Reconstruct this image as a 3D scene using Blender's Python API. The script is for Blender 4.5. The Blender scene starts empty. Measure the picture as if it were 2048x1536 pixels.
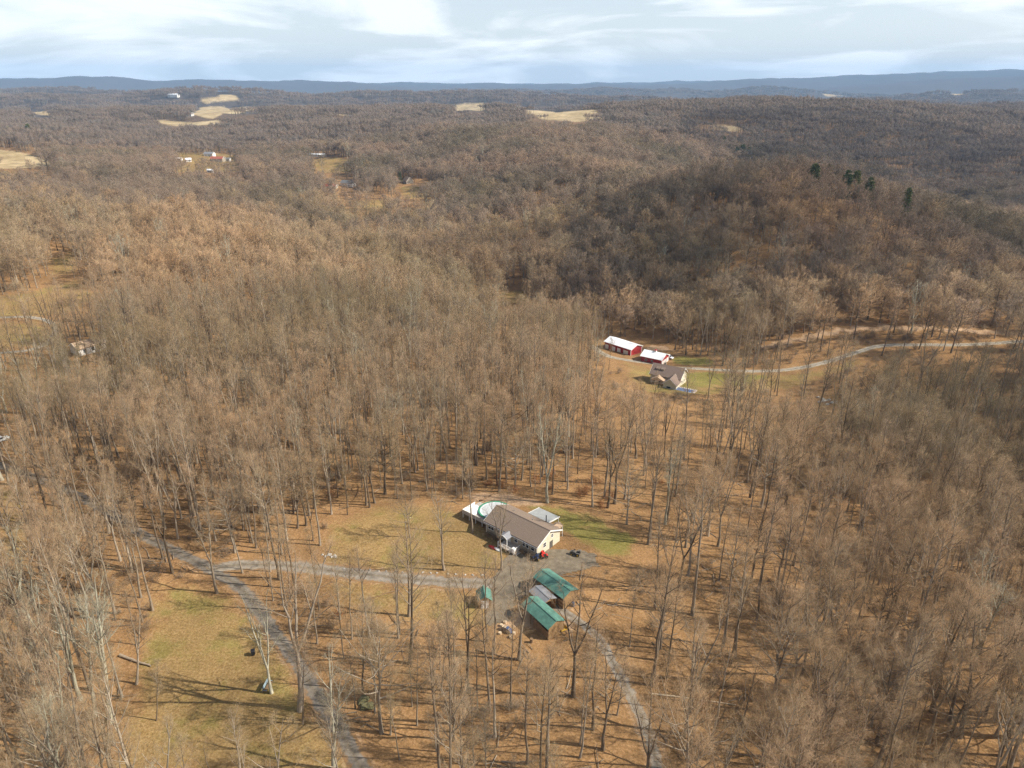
import bpy, math, random
import numpy as np

S = bpy.context.scene
COL = S.collection
R = math.radians
rng = np.random.default_rng(7)
random.seed(7)

# ------------------------------------------------------------------ camera
CAM_H = 95.0
PITCH = R(22.8)
F = 1421.0                      # focal length in pixels of a 2048 x 1536 frame
cd = bpy.data.cameras.new('camera')
cam = bpy.data.objects.new('camera', cd)
COL.objects.link(cam)
cam.location = (0, 0, CAM_H)
cam.rotation_euler = (math.pi / 2 - PITCH, 0, 0)
cd.sensor_width = 36
cd.lens = F / 2048 * 36
cd.clip_start = 1
cd.clip_end = 200000
S.camera = cam

# ------------------------------------------------------------------ sky and sun
SUN_EL, SUN_AZ = R(40), R(96)          # azimuth measured clockwise from +Y
W = bpy.data.worlds.new('World')
S.world = W
W.use_nodes = True
nt = W.node_tree
nt.nodes.clear()
def N(tree, kind, **kw):
    n = tree.nodes.new(kind)
    for k, v in kw.items():
        setattr(n, k, v)
    return n
out = N(nt, 'ShaderNodeOutputWorld')
bg = N(nt, 'ShaderNodeBackground')
bg.inputs['Strength'].default_value = 0.09
sky = N(nt, 'ShaderNodeTexSky', sky_type='NISHITA')
sky.sun_disc = False
sky.sun_elevation = SUN_EL
sky.sun_rotation = SUN_AZ
sky.altitude = 400
sky.air_density = 1.0
sky.dust_density = 1.6
sky.ozone_density = 1.2
# thin high cloud sheet: direction projected on a plane overhead
tc = N(nt, 'ShaderNodeTexCoord')
sp = N(nt, 'ShaderNodeSeparateXYZ')
nt.links.new(tc.outputs['Generated'], sp.inputs[0])
zz = N(nt, 'ShaderNodeMath', operation='MAXIMUM'); zz.inputs[1].default_value = 0.0
nt.links.new(sp.outputs['Z'], zz.inputs[0])
zp = N(nt, 'ShaderNodeMath', operation='ADD'); zp.inputs[1].default_value = 0.07
nt.links.new(zz.outputs[0], zp.inputs[0])
dx = N(nt, 'ShaderNodeMath', operation='DIVIDE')
dy = N(nt, 'ShaderNodeMath', operation='DIVIDE')
nt.links.new(sp.outputs['X'], dx.inputs[0]); nt.links.new(zp.outputs[0], dx.inputs[1])
nt.links.new(sp.outputs['Y'], dy.inputs[0]); nt.links.new(zp.outputs[0], dy.inputs[1])
cb = N(nt, 'ShaderNodeCombineXYZ')
nt.links.new(dx.outputs[0], cb.inputs[0]); nt.links.new(dy.outputs[0], cb.inputs[1])
mp = N(nt, 'ShaderNodeMapping')
mp.inputs['Scale'].default_value = (4.2, 4.2, 24)
mp.inputs['Location'].default_value = (3.3, 1.35, 0)
mp.inputs['Rotation'].default_value = (0, R(2), R(12))
nt.links.new(tc.outputs['Generated'], mp.inputs[0])
n1 = N(nt, 'ShaderNodeTexNoise')
n1.inputs['Scale'].default_value = 1.0
n1.inputs['Detail'].default_value = 9
n1.inputs['Roughness'].default_value = 0.55
n1.inputs['Distortion'].default_value = 0.6
nt.links.new(mp.outputs[0], n1.inputs['Vector'])
rp = N(nt, 'ShaderNodeValToRGB')
rp.color_ramp.elements[0].position = 0.45; rp.color_ramp.elements[0].color = (0.48, 0.48, 0.48, 1)
rp.color_ramp.elements[1].position = 0.585; rp.color_ramp.elements[1].color = (1, 1, 1, 1)
nt.links.new(n1.outputs['Fac'], rp.inputs[0])
mx = N(nt, 'ShaderNodeMix', data_type='RGBA')
mx.inputs['B'].default_value = (11.0, 11.0, 10.9, 1)
pl = N(nt, 'ShaderNodeMath', operation='ADD'); pl.inputs[1].default_value = 0.22
nt.links.new(zz.outputs[0], pl.inputs[0])
pq = N(nt, 'ShaderNodeMath', operation='DIVIDE'); pq.inputs[0].default_value = 0.22
nt.links.new(pl.outputs[0], pq.inputs[1])
pm = N(nt, 'ShaderNodeMath', operation='MULTIPLY'); nt.links.new(pq.outputs[0], pm.inputs[0]); nt.links.new(rp.outputs[0], pm.inputs[1])
nt.links.new(pm.outputs[0], mx.inputs['Factor'])
nt.links.new(sky.outputs[0], mx.inputs['A'])
nt.links.new(mx.outputs['Result'], bg.inputs['Color'])
nt.links.new(bg.outputs[0], out.inputs['Surface'])

sl = bpy.data.lights.new('sun', 'SUN')
sun = bpy.data.objects.new('sun', sl)
COL.objects.link(sun)
sl.energy = 5.0
sl.angle = R(0.55)
sl.color = (1.0, 0.93, 0.83)
sdir = (math.sin(SUN_AZ) * math.cos(SUN_EL), math.cos(SUN_AZ) * math.cos(SUN_EL), math.sin(SUN_EL))
from mathutils import Vector
sun.rotation_euler = Vector(sdir).to_track_quat('Z', 'Y').to_euler()
sun.location = (200, 0, 300)

vs = S.view_settings
vs.view_transform = 'Standard'
vs.look = 'None'
vs.exposure = 0.58
vs.gamma = 1.0
vs.use_curve_mapping = False
S.render.engine = 'CYCLES'
cy = S.cycles
cy.max_bounces = 4
cy.diffuse_bounces = 2
cy.glossy_bounces = 1
cy.transmission_bounces = 2
cy.transparent_max_bounces = 10
cy.volume_bounces = 0
cy.use_denoising = True
cy.denoising_prefilter = 'NONE'
cy.use_adaptive_sampling = True
cy.adaptive_threshold = 0.012
cy.sample_clamp_indirect = 4
try:
    S.render.use_persistent_data = False
except Exception:
    pass

# ------------------------------------------------------------------ terrain function
CP, SP = math.cos(PITCH), math.sin(PITCH)

def ray(u, v):
    """direction through a pixel of the 2048 x 1536 photograph"""
    xc, yc = (u - 1024) / F, (768 - v) / F
    return np.array([xc, CP + yc * SP, -SP + yc * CP])

def project(p):
    p = np.asarray(p, float)
    x, y, z = p[..., 0], p[..., 1], p[..., 2] - CAM_H
    dep = y * CP - z * SP
    up = y * SP + z * CP
    dep = np.maximum(dep, 1e-3)
    return 1024 + F * x / dep, 768 - F * up / dep

def vnoise(x, y, seed=0):
    x = np.asarray(x, float); y = np.asarray(y, float)
    xi = np.floor(x).astype(np.int64); yi = np.floor(y).astype(np.int64)
    fx = x - xi; fy = y - yi
    fx = fx * fx * fx * (fx * (fx * 6 - 15) + 10); fy = fy * fy * fy * (fy * (fy * 6 - 15) + 10)
    def h(a, b):
        n = (a * 374761393 + b * 668265263 + seed * 1442695041) & 0xffffffff
        n = ((n ^ (n >> 13)) * 1274126177) & 0xffffffff
        n = n ^ (n >> 16)
        return (n & 0xffff) / 65535.0 * 2 - 1
    a = h(xi, yi); b = h(xi + 1, yi); c = h(xi, yi + 1); d = h(xi + 1, yi + 1)
    return (a * (1 - fx) + b * fx) * (1 - fy) + (c * (1 - fx) + d * fx) * fy

def fbm(x, y, octv=4, seed=0, gain=0.5):
    s = 0; a = 1; f = 1; t = 0
    for i in range(octv):
        s = s + a * vnoise(np.asarray(x) * f + 17.3 * i, np.asarray(y) * f - 9.1 * i, seed + i)
        t += a; a *= gain; f *= 2.03
    return s / t

# ground height: profiles (distance, height) along bearings from below the drone
PROF = {
 -62: [(0,0),(100,3),(200,6),(300,8),(500,8),(800,5),(1300,5),(2200,20),(4000,20),(9000,40),(11500,110),(16000,60)],
 -45: [(0,0),(100,1),(200,3),(300,5),(500,9),(700,5),(1000,0),(1300,6),(2000,18),(4000,20),(9000,50),(12500,180),(16500,60)],
 -34: [(0,0),(100,0),(200,1),(300,2),(400,5),(520,12),(700,4),(950,-4),(1200,4),(1700,14),(2200,20),(3000,12),(4500,30),(7000,58),(9000,30),(12500,180),(16500,60)],
 -25: [(0,0),(140,0),(240,0),(350,0),(470,5),(600,2),(800,-8),(1100,-10),(1320,-8),(1700,8),(2200,22),(2700,25),(3300,10),(4500,40),(6500,58),(9000,30),(12000,160),(16000,60)],
 -16: [(0,0),(140,0),(220,-3),(320,-7),(450,-9),(600,-14),(800,-18),(1000,-18),(1275,-14),(1500,4),(1800,18),(2300,18),(3000,20),(4200,42),(5500,45),(8000,30),(11500,140),(16000,60)],
 -8:  [(0,0),(140,0),(200,-4),(300,-12),(420,-19),(600,-24),(800,-19),(930,-15),(1150,2),(1400,24),(1700,22),(2200,20),(3000,15),(4500,45),(6500,40),(9000,30),(11500,125),(16000,60)],
 -3:  [(0,0),(145,0),(200,-5),(300,-17),(420,-26),(560,-29),(760,-18),(950,2),(1250,27),(1600,20),(2100,32),(2400,38),(3000,20),(4500,42),(7000,30),(10000,20),(11500,110),(16000,60)],
 2:   [(0,0),(145,0),(200,-6),(300,-20),(400,-29),(520,-30),(660,-15),(850,12),(1050,18),(1300,28),(1500,38),(1900,28),(3000,20),(4500,38),(7000,25),(10000,20),(11500,115),(16000,60)],
 7:   [(0,0),(140,0),(200,-7),(300,-22),(340,-26),(420,-25),(520,-12),(680,2),(850,8),(1100,16),(1400,30),(1650,36),(2100,25),(3000,12),(5500,25),(8000,38),(11500,110),(16000,60)],
 12:  [(0,0),(140,-1),(200,-8),(280,-20),(330,-27),(370,-25),(450,0),(540,18),(660,6),(850,-28),(1050,-6),(1350,20),(1700,38),(2100,30),(3200,10),(6000,38),(9000,20),(12000,150),(16000,60)],
 18:  [(0,0),(140,-2),(200,-9),(280,-20),(330,-25),(370,-21),(450,12),(540,29),(640,14),(800,-42),(1050,-40),(1400,10),(1750,38),(2200,36),(3200,10),(6000,36),(9000,20),(12500,195),(16500,60)],
 24:  [(0,0),(140,-3),(200,-10),(280,-20),(330,-22),(380,-15),(460,13),(550,31),(640,13),(800,-50),(1050,-52),(1450,5),(1800,40),(2150,48),(2600,40),(3600,10),(6000,48),(9000,20),(13000,285),(17000,60)],
 30:  [(0,0),(140,-4),(200,-10),(280,-18),(330,-18),(380,-13),(480,6),(560,12),(680,-12),(850,-54),(1150,-58),(1600,0),(1950,30),(2400,28),(3600,10),(6000,60),(9000,20),(13500,350),(17500,60)],
 36:  [(0,0),(140,-4),(200,-10),(280,-16),(340,-14),(450,-9),(590,-14),(750,-30),(950,-42),(1250,-42),(1700,-8),(2200,20),(2800,22),(4500,30),(6500,68),(9000,20),(13500,375),(17500,60)],
 48:  [(0,0),(140,-4),(200,-9),(300,-14),(450,-15),(700,-30),(1200,-40),(2000,5),(4000,30),(9000,40),(13500,375),(17500,60)],
 62:  [(0,0),(140,-3),(300,-10),(700,-20),(1200,-30),(2000,5),(4000,30),(9000,40),(13500,350),(17500,60)],
}
AZ = np.array(sorted(PROF))
LD = np.linspace(math.log(20), math.log(60000), 420)
tab = np.zeros((len(AZ), len(LD)))
for i, a in enumerate(AZ):
    p = np.array(PROF[a], float)
    tab[i] = np.interp(LD, np.log(np.maximum(p[:, 0], 15)), p[:, 1])
AZF = np.linspace(-62, 62, 249)
T = np.stack([np.interp(AZF, AZ, tab[:, j]) for j in range(len(LD))], 1)
def gsmooth(A, s, axis):
    r = int(3 * s); k = np.exp(-0.5 * (np.arange(-r, r + 1) / s) ** 2); k /= k.sum()
    pad = [(0, 0), (0, 0)]; pad[axis] = (r, r)
    B = np.pad(A, pad, mode='edge')
    return np.apply_along_axis(lambda m: np.convolve(m, k, 'valid'), axis, B)
T = gsmooth(gsmooth(T, 3.2, 0), 4.0, 1)

def terrain(x, y):
    x = np.asarray(x, float); y = np.asarray(y, float)
    d = np.maximum(np.hypot(x, y), 20.5)
    a = np.degrees(np.arctan2(x, y))
    a = np.where(np.abs(a) > 62, np.sign(a) * 62, a)
    fi = np.clip((a + 62) / 0.5, 0, len(AZF) - 1.001)
    fj = np.clip((np.log(d) - LD[0]) / (LD[1] - LD[0]), 0, len(LD) - 1.001)
    i = fi.astype(int); j = fj.astype(int); fi = fi - i; fj = fj - j
    z = (T[i, j] * (1 - fi) + T[i + 1, j] * fi) * (1 - fj) + (T[i, j + 1] * (1 - fi) + T[i + 1, j + 1] * fi) * fj
    # relief
    w1 = np.clip((d - 170) / 300, 0, 1)
    w2 = np.clip((d - 500) / 900, 0, 1)
    w3 = np.clip((d - 1900) / 2200, 0, 1)
    w4 = np.clip((d - 7500) / 3500, 0, 1)
    z = z + 0.5 * fbm(x / 55, y / 55, 2, 3) * np.clip(1 - w2, 0, 1)
    z = z + 5.5 * w1 * (1 - w4) * fbm(x / 130, y / 130, 3, 11)
    z = z + 24.0 * w2 * fbm(x / 480, y / 400, 3, 21)
    z = z + (120.0 * fbm(x / 1900, y / 800, 4, 31) - 14) * w3 * (1 - w4)
    z = z - 48.0 * sstep(3600, 5600, d) * (1 - sstep(8500, 11500, d))
    z = z + 120.0 * w4 * fbm(x / 2600, y / 1700, 6, 41, 0.52)
    return z

def ground(u, v):
    """where the ray of a pixel meets the ground"""
    r = ray(u, v)
    t = np.exp(np.linspace(math.log(40), math.log(18000), 1500))
    px, py, pz = r[0] * t, r[1] * t, CAM_H + r[2] * t
    below = pz < terrain(px, py)
    if not below.any():
        k = len(t) - 1
        return Vector((px[k], py[k], float(terrain(px[k], py[k]))))
    k = int(np.argmax(below))
    a, b = t[max(k - 1, 0)], t[k]
    for _ in range(24):
        m = 0.5 * (a + b)
        if CAM_H + r[2] * m < float(terrain(r[0] * m, r[1] * m)): b = m
        else: a = m
    return Vector((r[0] * b, r[1] * b, float(terrain(r[0] * b, r[1] * b))))

def at_height(u, v, z):
    r = ray(u, v); t = (z - CAM_H) / r[2]
    return Vector((r[0] * t, r[1] * t, z))

def gpoly(pts):
    return np.array([[*ground(u, v).xy] for u, v in pts])

def sdist(poly, x, y):
    """signed distance to a polygon, positive inside"""
    x = np.asarray(x, float); y = np.asarray(y, float)
    best = np.full(x.shape, 1e18); inside = np.zeros(x.shape, bool)
    n = len(poly)
    for i in range(n):
        x0, y0 = poly[i]; x1, y1 = poly[(i + 1) % n]
        ex, ey = x1 - x0, y1 - y0
        L = ex * ex + ey * ey + 1e-9
        t = np.clip(((x - x0) * ex + (y - y0) * ey) / L, 0, 1)
        best = np.minimum(best, (x - x0 - t * ex) ** 2 + (y - y0 - t * ey) ** 2)
        c = (y0 > y) != (y1 > y)
        with np.errstate(divide='ignore', invalid='ignore'):
            xi = (x1 - x0) * (y - y0) / (y1 - y0 + 1e-12) + x0
        inside ^= c & (x < xi)
    d = np.sqrt(best)
    return np.where(inside, d, -d)

def ldist(line, x, y):
    best = np.full(np.shape(x), 1e18)
    for i in range(len(line) - 1):
        x0, y0 = line[i][:2]; x1, y1 = line[i + 1][:2]
        ex, ey = x1 - x0, y1 - y0
        t = np.clip(((x - x0) * ex + (y - y0) * ey) / (ex * ex + ey * ey + 1e-9), 0, 1)
        best = np.minimum(best, (x - x0 - t * ex) ** 2 + (y - y0 - t * ey) ** 2)
    return np.sqrt(best)

def sstep(a, b, x):
    t = np.clip((x - a) / (b - a), 0, 1)
    return t * t * (3 - 2 * t)

# ------------------------------------------------------------------ materials
MAT = {}
def new_mat(name):
    m = bpy.data.materials.new(name); m.use_nodes = True
    t = m.node_tree
    b = t.nodes['Principled BSDF']
    MAT[name] = m
    return m, t, b

def simple(name, col, rough=0.7, var=0.15, scale=3.0, metal=0.0, bump=0.0, spec=0.3):
    m, t, b = new_mat(name)
    b.inputs['Roughness'].default_value = rough
    b.inputs['Metallic'].default_value = metal
    b.inputs['Specular IOR Level'].default_value = spec
    c = N(t, 'ShaderNodeTexCoord')
    n = N(t, 'ShaderNodeTexNoise'); n.inputs['Scale'].default_value = scale; n.inputs['Detail'].default_value = 6; n.inputs['Roughness'].default_value = 0.65
    t.links.new(c.outputs['Object'], n.inputs['Vector'])
    r = N(t, 'ShaderNodeValToRGB')
    lo = [max(0, x * (1 - var)) for x in col]; hi = [min(1, x * (1 + var)) for x in col]
    r.color_ramp.elements[0].position = 0.3; r.color_ramp.elements[0].color = (*lo, 1)
    r.color_ramp.elements[1].position = 0.7; r.color_ramp.elements[1].color = (*hi, 1)
    t.links.new(n.outputs['Fac'], r.inputs[0]); t.links.new(r.outputs[0], b.inputs['Base Color'])
    if bump:
        bp = N(t, 'ShaderNodeBump'); bp.inputs['Strength'].default_value = bump; bp.inputs['Distance'].default_value = 0.05
        t.links.new(n.outputs['Fac'], bp.inputs['Height']); t.links.new(bp.outputs[0], b.inputs['Normal'])
    return m

def ground_material():
    m, t, b = new_mat('ground')
    b.inputs['Roughness'].default_value = 0.95
    b.inputs['Specular IOR Level'].default_value = 0.08
    geo = N(t, 'ShaderNodeNewGeometry')
    def noise(scale, detail=5, rough=0.6, off=0.0):
        mpn = N(t, 'ShaderNodeMapping'); mpn.inputs['Location'].default_value = (off, off * 0.7, 0)
        t.links.new(geo.outputs['Position'], mpn.inputs[0])
        n = N(t, 'ShaderNodeTexNoise'); n.inputs['Scale'].default_value = scale
        n.inputs['Detail'].default_value = detail; n.inputs['Roughness'].default_value = rough
        t.links.new(mpn.outputs[0], n.inputs['Vector'])
        return n
    def ramp(src, stops):
        r = N(t, 'ShaderNodeValToRGB')
        e = r.color_ramp.elements
        while len(e) < len(stops): e.new(0.5)
        for k, (p, c) in enumerate(stops):
            e[k].position = p; e[k].color = (*c, 1)
        t.links.new(src, r.inputs[0]); return r
    def mix(f, a, bb):
        x = N(t, 'ShaderNodeMix', data_type='RGBA')
        if isinstance(f, float): x.inputs['Factor'].default_value = f
        else: t.links.new(f, x.inputs['Factor'])
        for s, v in (('A', a), ('B', bb)):
            if isinstance(v, tuple): x.inputs[s].default_value = (*v, 1)
            else: t.links.new(v, x.inputs[s])
        return x.outputs['Result']
    fine = noise(2.2, 7, 0.75)
    med = noise(0.22, 5, 0.65, 31)
    big = noise(0.045, 6, 0.65, 77)
    litter = ramp(fine.outputs['Fac'], [(0.28, (0.085, 0.047, 0.020)), (0.46, (0.25, 0.142, 0.062)), (0.6, (0.40, 0.24, 0.118)), (0.76, (0.56, 0.375, 0.215))])
    lit2 = ramp(med.outputs['Fac'], [(0.3, (0.155, 0.09, 0.036)), (0.55, (0.30, 0.172, 0.068)), (0.75, (0.40, 0.25, 0.115))])
    lit = mix(0.38, litter.outputs[0], lit2.outputs[0])
    dry = ramp(fine.outputs['Fac'], [(0.28, (0.125, 0.076, 0.026)), (0.48, (0.27, 0.173, 0.068)), (0.62, (0.36, 0.245, 0.11)), (0.78, (0.47, 0.335, 0.175))])
    grn = ramp(fine.outputs['Fac'], [(0.25, (0.11, 0.095, 0.022)), (0.5, (0.205, 0.175, 0.048)), (0.75, (0.32, 0.26, 0.10))])
    fln = noise(0.012, 7, 0.7, 13)
    fld = ramp(fln.outputs['Fac'], [(0.3, (0.25, 0.185, 0.09)), (0.47, (0.40, 0.30, 0.16)), (0.6, (0.50, 0.39, 0.225)), (0.75, (0.44, 0.37, 0.19))])
    dirt = ramp(fine.outputs['Fac'], [(0.25, (0.26, 0.16, 0.085)), (0.5, (0.44, 0.29, 0.17)), (0.75, (0.55, 0.40, 0.26))])
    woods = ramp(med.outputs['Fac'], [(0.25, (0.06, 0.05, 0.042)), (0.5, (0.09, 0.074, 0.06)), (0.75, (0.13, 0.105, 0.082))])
    at = N(t, 'ShaderNodeAttribute'); at.attribute_name = 'cover'          # r lawn, g green, b field
    at2 = N(t, 'ShaderNodeAttribute'); at2.attribute_name = 'cover_b'      # r bare dirt, g far woods
    s1 = N(t, 'ShaderNodeSeparateColor'); t.links.new(at.outputs['Color'], s1.inputs[0])
    s2 = N(t, 'ShaderNodeSeparateColor'); t.links.new(at2.outputs['Color'], s2.inputs[0])
    def rough_mask(v, amp=0.55):
        a = N(t, 'ShaderNodeMath', operation='SUBTRACT'); t.links.new(med.outputs['Fac'], a.inputs[0]); a.inputs[1].default_value = 0.5
        c = N(t, 'ShaderNodeMath', operation='MULTIPLY_ADD'); t.links.new(a.outputs[0], c.inputs[0]); c.inputs[1].default_value = amp * 3; t.links.new(v, c.inputs[2])
        r = N(t, 'ShaderNodeMapRange'); r.interpolation_type = 'SMOOTHSTEP'
        r.inputs['From Min'].default_value = 0.25; r.inputs['From Max'].default_value = 0.8
        t.links.new(c.outputs[0], r.inputs['Value'])
        q = N(t, 'ShaderNodeMath', operation='MULTIPLY'); t.links.new(r.outputs[0], q.inputs[0])
        st = N(t, 'ShaderNodeMapRange'); st.inputs['From Min'].default_value = 0.02; st.inputs['From Max'].default_value = 0.3
        t.links.new(v, st.inputs['Value']); t.links.new(st.outputs[0], q.inputs[1])
        return q.outputs[0]
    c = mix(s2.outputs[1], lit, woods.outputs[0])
    olive = N(t, 'ShaderNodeMapRange'); olive.interpolation_type = 'SMOOTHSTEP'
    olive.inputs['From Min'].default_value = 0.46; olive.inputs['From Max'].default_value = 0.66; olive.inputs['To Max'].default_value = 0.7
    mid2 = noise(0.09, 6, 0.7, 51); t.links.new(mid2.outputs['Fac'], olive.inputs['Value'])
    c = mix(rough_mask(s1.outputs[0]), c, mix(olive.outputs[0], dry.outputs[0], grn.outputs[0]))
    c = mix(rough_mask(s1.outputs[1]), c, grn.outputs[0])
    c = mix(rough_mask(s2.outputs[0]), c, dirt.outputs[0])
    c = mix(rough_mask(s1.outputs[2], 0.5), c, fld.outputs[0])
    # broad patches, some drier and some darker
    hs = N(t, 'ShaderNodeHueSaturation'); hs.inputs['Saturation'].default_value = 1.0
    mr = N(t, 'ShaderNodeMapRange'); mr.inputs['From Min'].default_value = 0.3; mr.inputs['From Max'].default_value = 0.7
    mr.inputs['To Min'].default_value = 0.66; mr.inputs['To Max'].default_value = 1.2
    t.links.new(big.outputs['Fac'], mr.inputs['Value']); t.links.new(mr.outputs[0], hs.inputs['Value'])
    t.links.new(c, hs.inputs['Color'])
    t.links.new(hs.outputs[0], b.inputs['Base Color'])
    bp = N(t, 'ShaderNodeBump'); bp.inputs['Strength'].default_value = 0.6; bp.inputs['Distance'].default_value = 0.25
    t.links.new(fine.outputs['Fac'], bp.inputs['Height']); t.links.new(bp.outputs[0], b.inputs['Normal'])
    return m
ground_material()

def bark_material(name, cols, rough=0.9, lo_hi=(0.75, 1.25), stands=False):
    """wood colour varies from tree to tree"""
    m, t, b = new_mat(name)
    b.inputs['Roughness'].default_value = rough
    b.inputs['Specular IOR Level'].default_value = 0.12
    oi = N(t, 'ShaderNodeObjectInfo')
    r = N(t, 'ShaderNodeValToRGB'); r.color_ramp.interpolation = 'LINEAR'
    e = r.color_ramp.elements
    while len(e) < len(cols): e.new(0.5)
    for k, c in enumerate(cols):
        e[k].position = k / (len(cols) - 1); e[k].color = (*c, 1)
    t.links.new(oi.outputs['Random'], r.inputs[0])
    c = N(t, 'ShaderNodeTexCoord')
    mpn = N(t, 'ShaderNodeMapping'); mpn.inputs['Scale'].default_value = (3, 3, 0.6)
    t.links.new(c.outputs['Object'], mpn.inputs[0])
    n = N(t, 'ShaderNodeTexNoise'); n.inputs['Scale'].default_value = 1.3; n.inputs['Detail'].default_value = 5
    t.links.new(mpn.outputs[0], n.inputs['Vector'])
    mr = N(t, 'ShaderNodeMapRange'); mr.inputs['From Min'].default_value = 0.3; mr.inputs['From Max'].default_value = 0.7
    mr.inputs['To Min'].default_value = lo_hi[0]; mr.inputs['To Max'].default_value = lo_hi[1]
    t.links.new(n.outputs['Fac'], mr.inputs['Value'])
    hs = N(t, 'ShaderNodeHueSaturation'); t.links.new(r.outputs[0], hs.inputs['Color']); t.links.new(mr.outputs[0], hs.inputs['Value'])
    if stands:
        gp = N(t, 'ShaderNodeNewGeometry')
        sn = N(t, 'ShaderNodeTexNoise'); sn.inputs['Scale'].default_value = 0.0075; sn.inputs['Detail'].default_value = 3
        t.links.new(gp.outputs['Position'], sn.inputs['Vector'])
        sr = N(t, 'ShaderNodeValToRGB'); e = sr.color_ramp.elements
        for k, (p_, c_) in enumerate(((0.36, (0.74, 0.76, 0.68)), (0.5, (1.0, 0.98, 0.97)), (0.64, (1.16, 1.05, 0.98)))):
            if k > 1: e.new(p_)
            e[k].position = p_; e[k].color = (*[min(x, 1.2) for x in c_], 1)
        t.links.new(sn.outputs['Fac'], sr.inputs[0])
        ml = N(t, 'ShaderNodeMix', data_type='RGBA', blend_type='MULTIPLY'); ml.inputs['Factor'].default_value = 1
        t.links.new(hs.outputs[0], ml.inputs['A']); t.links.new(sr.outputs[0], ml.inputs['B'])
        t.links.new(ml.outputs['Result'], b.inputs['Base Color'])
    else:
        t.links.new(hs.outputs[0], b.inputs['Base Color'])
    return m
bark_material('bark', [(0.11, 0.083, 0.055), (0.19, 0.145, 0.098), (0.36, 0.30, 0.225), (0.14, 0.105, 0.07), (0.28, 0.235, 0.175)])
bark_material('twig', [(0.30, 0.212, 0.121), (0.36, 0.25, 0.143), (0.325, 0.25, 0.15), (0.385, 0.275, 0.17), (0.285, 0.225, 0.145)], stands=True)
bark_material('far_twig', [(0.145, 0.115, 0.09), (0.185, 0.145, 0.11), (0.21, 0.155, 0.115), (0.16, 0.135, 0.11)])  # greyer twigs, with far canopy shade and haze put into the colour
bark_material('grey_twig', [(0.205, 0.155, 0.108), (0.25, 0.185, 0.128), (0.225, 0.18, 0.13), (0.27, 0.20, 0.14), (0.19, 0.155, 0.115)], stands=True)
bark_material('pale_bark', [(0.33, 0.31, 0.225), (0.40, 0.375, 0.28), (0.36, 0.335, 0.26)], lo_hi=(0.55, 1.3))
bark_material('pale_twig', [(0.32, 0.28, 0.19), (0.36, 0.315, 0.22), (0.30, 0.26, 0.18)])
bark_material('brush', [(0.20, 0.145, 0.09), (0.27, 0.185, 0.115), (0.225, 0.175, 0.12), (0.28, 0.215, 0.145)])
bark_material('needles', [(0.12, 0.15, 0.065), (0.16, 0.18, 0.07), (0.2, 0.205, 0.08)])
bark_material('rust_leaves', [(0.28, 0.12, 0.045), (0.33, 0.15, 0.06), (0.25, 0.12, 0.055)])

# ------------------------------------------------------------------ mesh helpers
def mesh_np(name, V, Q=None, Tn=None, mats=(), midx=None, smooth=False):
    """mesh from numpy arrays of quads and triangles"""
    me = bpy.data.meshes.new(name)
    V = np.asarray(V, np.float32)
    Q = np.zeros((0, 4), np.int32) if Q is None else np.asarray(Q, np.int32)
    Tn = np.zeros((0, 3), np.int32) if Tn is None else np.asarray(Tn, np.int32)
    me.vertices.add(len(V)); me.vertices.foreach_set('co', V.ravel())
    nl = Q.size + Tn.size
    me.loops.add(nl)
    me.loops.foreach_set('vertex_index', np.concatenate([Q.ravel(), Tn.ravel()]).astype(np.int32))
    npoly = len(Q) + len(Tn)
    me.polygons.add(npoly)
    starts = np.concatenate([np.arange(len(Q)) * 4, len(Q) * 4 + np.arange(len(Tn)) * 3]).astype(np.int32)
    me.polygons.foreach_set('loop_start', starts)
    for mt in mats: me.materials.append(MAT[mt])
    if midx is not None: me.polygons.foreach_set('material_index', np.asarray(midx, np.int32))
    if smooth: me.polygons.foreach_set('use_smooth', np.ones(npoly, bool))
    me.update(calc_edges=True); me.validate()
    return me

def link(name, data, parent=None):
    o = bpy.data.objects.new(name, data); COL.objects.link(o)
    if parent: o.parent = parent
    return o

def tag(o, label=None, cat=None, group=None, kind=None):
    if label: o['label'] = label
    if cat: o['category'] = cat
    if group: o['group'] = group
    if kind: o['kind'] = kind
    return o

def empty(name, loc, rz=0.0):
    o = bpy.data.objects.new(name, None); COL.objects.link(o)
    o.location = loc; o.rotation_euler = (0, 0, rz); o.empty_display_size = 0.5
    return o

# ------------------------------------------------------------------ layout traced onto the ground
LANE = [(790,1640),(722,1536),(680,1460),(640,1400),(600,1335),(560,1280),(520,1225),(480,1175),(440,1150),(400,1128),(345,1100),(300,1078),(250,1045),(200,1015),(140,985),(70,955),(-20,925)]
DRIVE = [(418,1140),(480,1130),(560,1131),(640,1139),(720,1148),(800,1156),(880,1163),(960,1167),(1020,1168)]
LOWER = [(1110,1212),(1160,1245),(1200,1280),(1228,1330),(1255,1380),(1285,1440),(1305,1490),(1322,1570)]
BARNROAD = [(1180,690),(1215,712),(1265,722),(1310,728),(1345,735),(1400,738),(1470,742),(1540,742),(1600,736),(1660,722),(1710,706),(1760,692),(1840,690),(1920,690),(2000,686),(2110,678)]
LOOP = [(-40,637),(40,634),(80,638),(106,648),(110,662),(97,684),(60,700),(-20,708)]
TRACK = [(1530,694),(1600,678),(1660,665),(1740,656),(1840,656),(1940,662),(2060,668),(2120,672)]
COURT = [(985,1152),(1005,1120),(1022,1100),(1050,1090),(1085,1094),(1130,1096),(1195,1108),(1200,1132),(1120,1150),(1085,1152),(1068,1175),(1045,1200),(1020,1240),(980,1252),(965,1240),(975,1205),(980,1185)]

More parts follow.
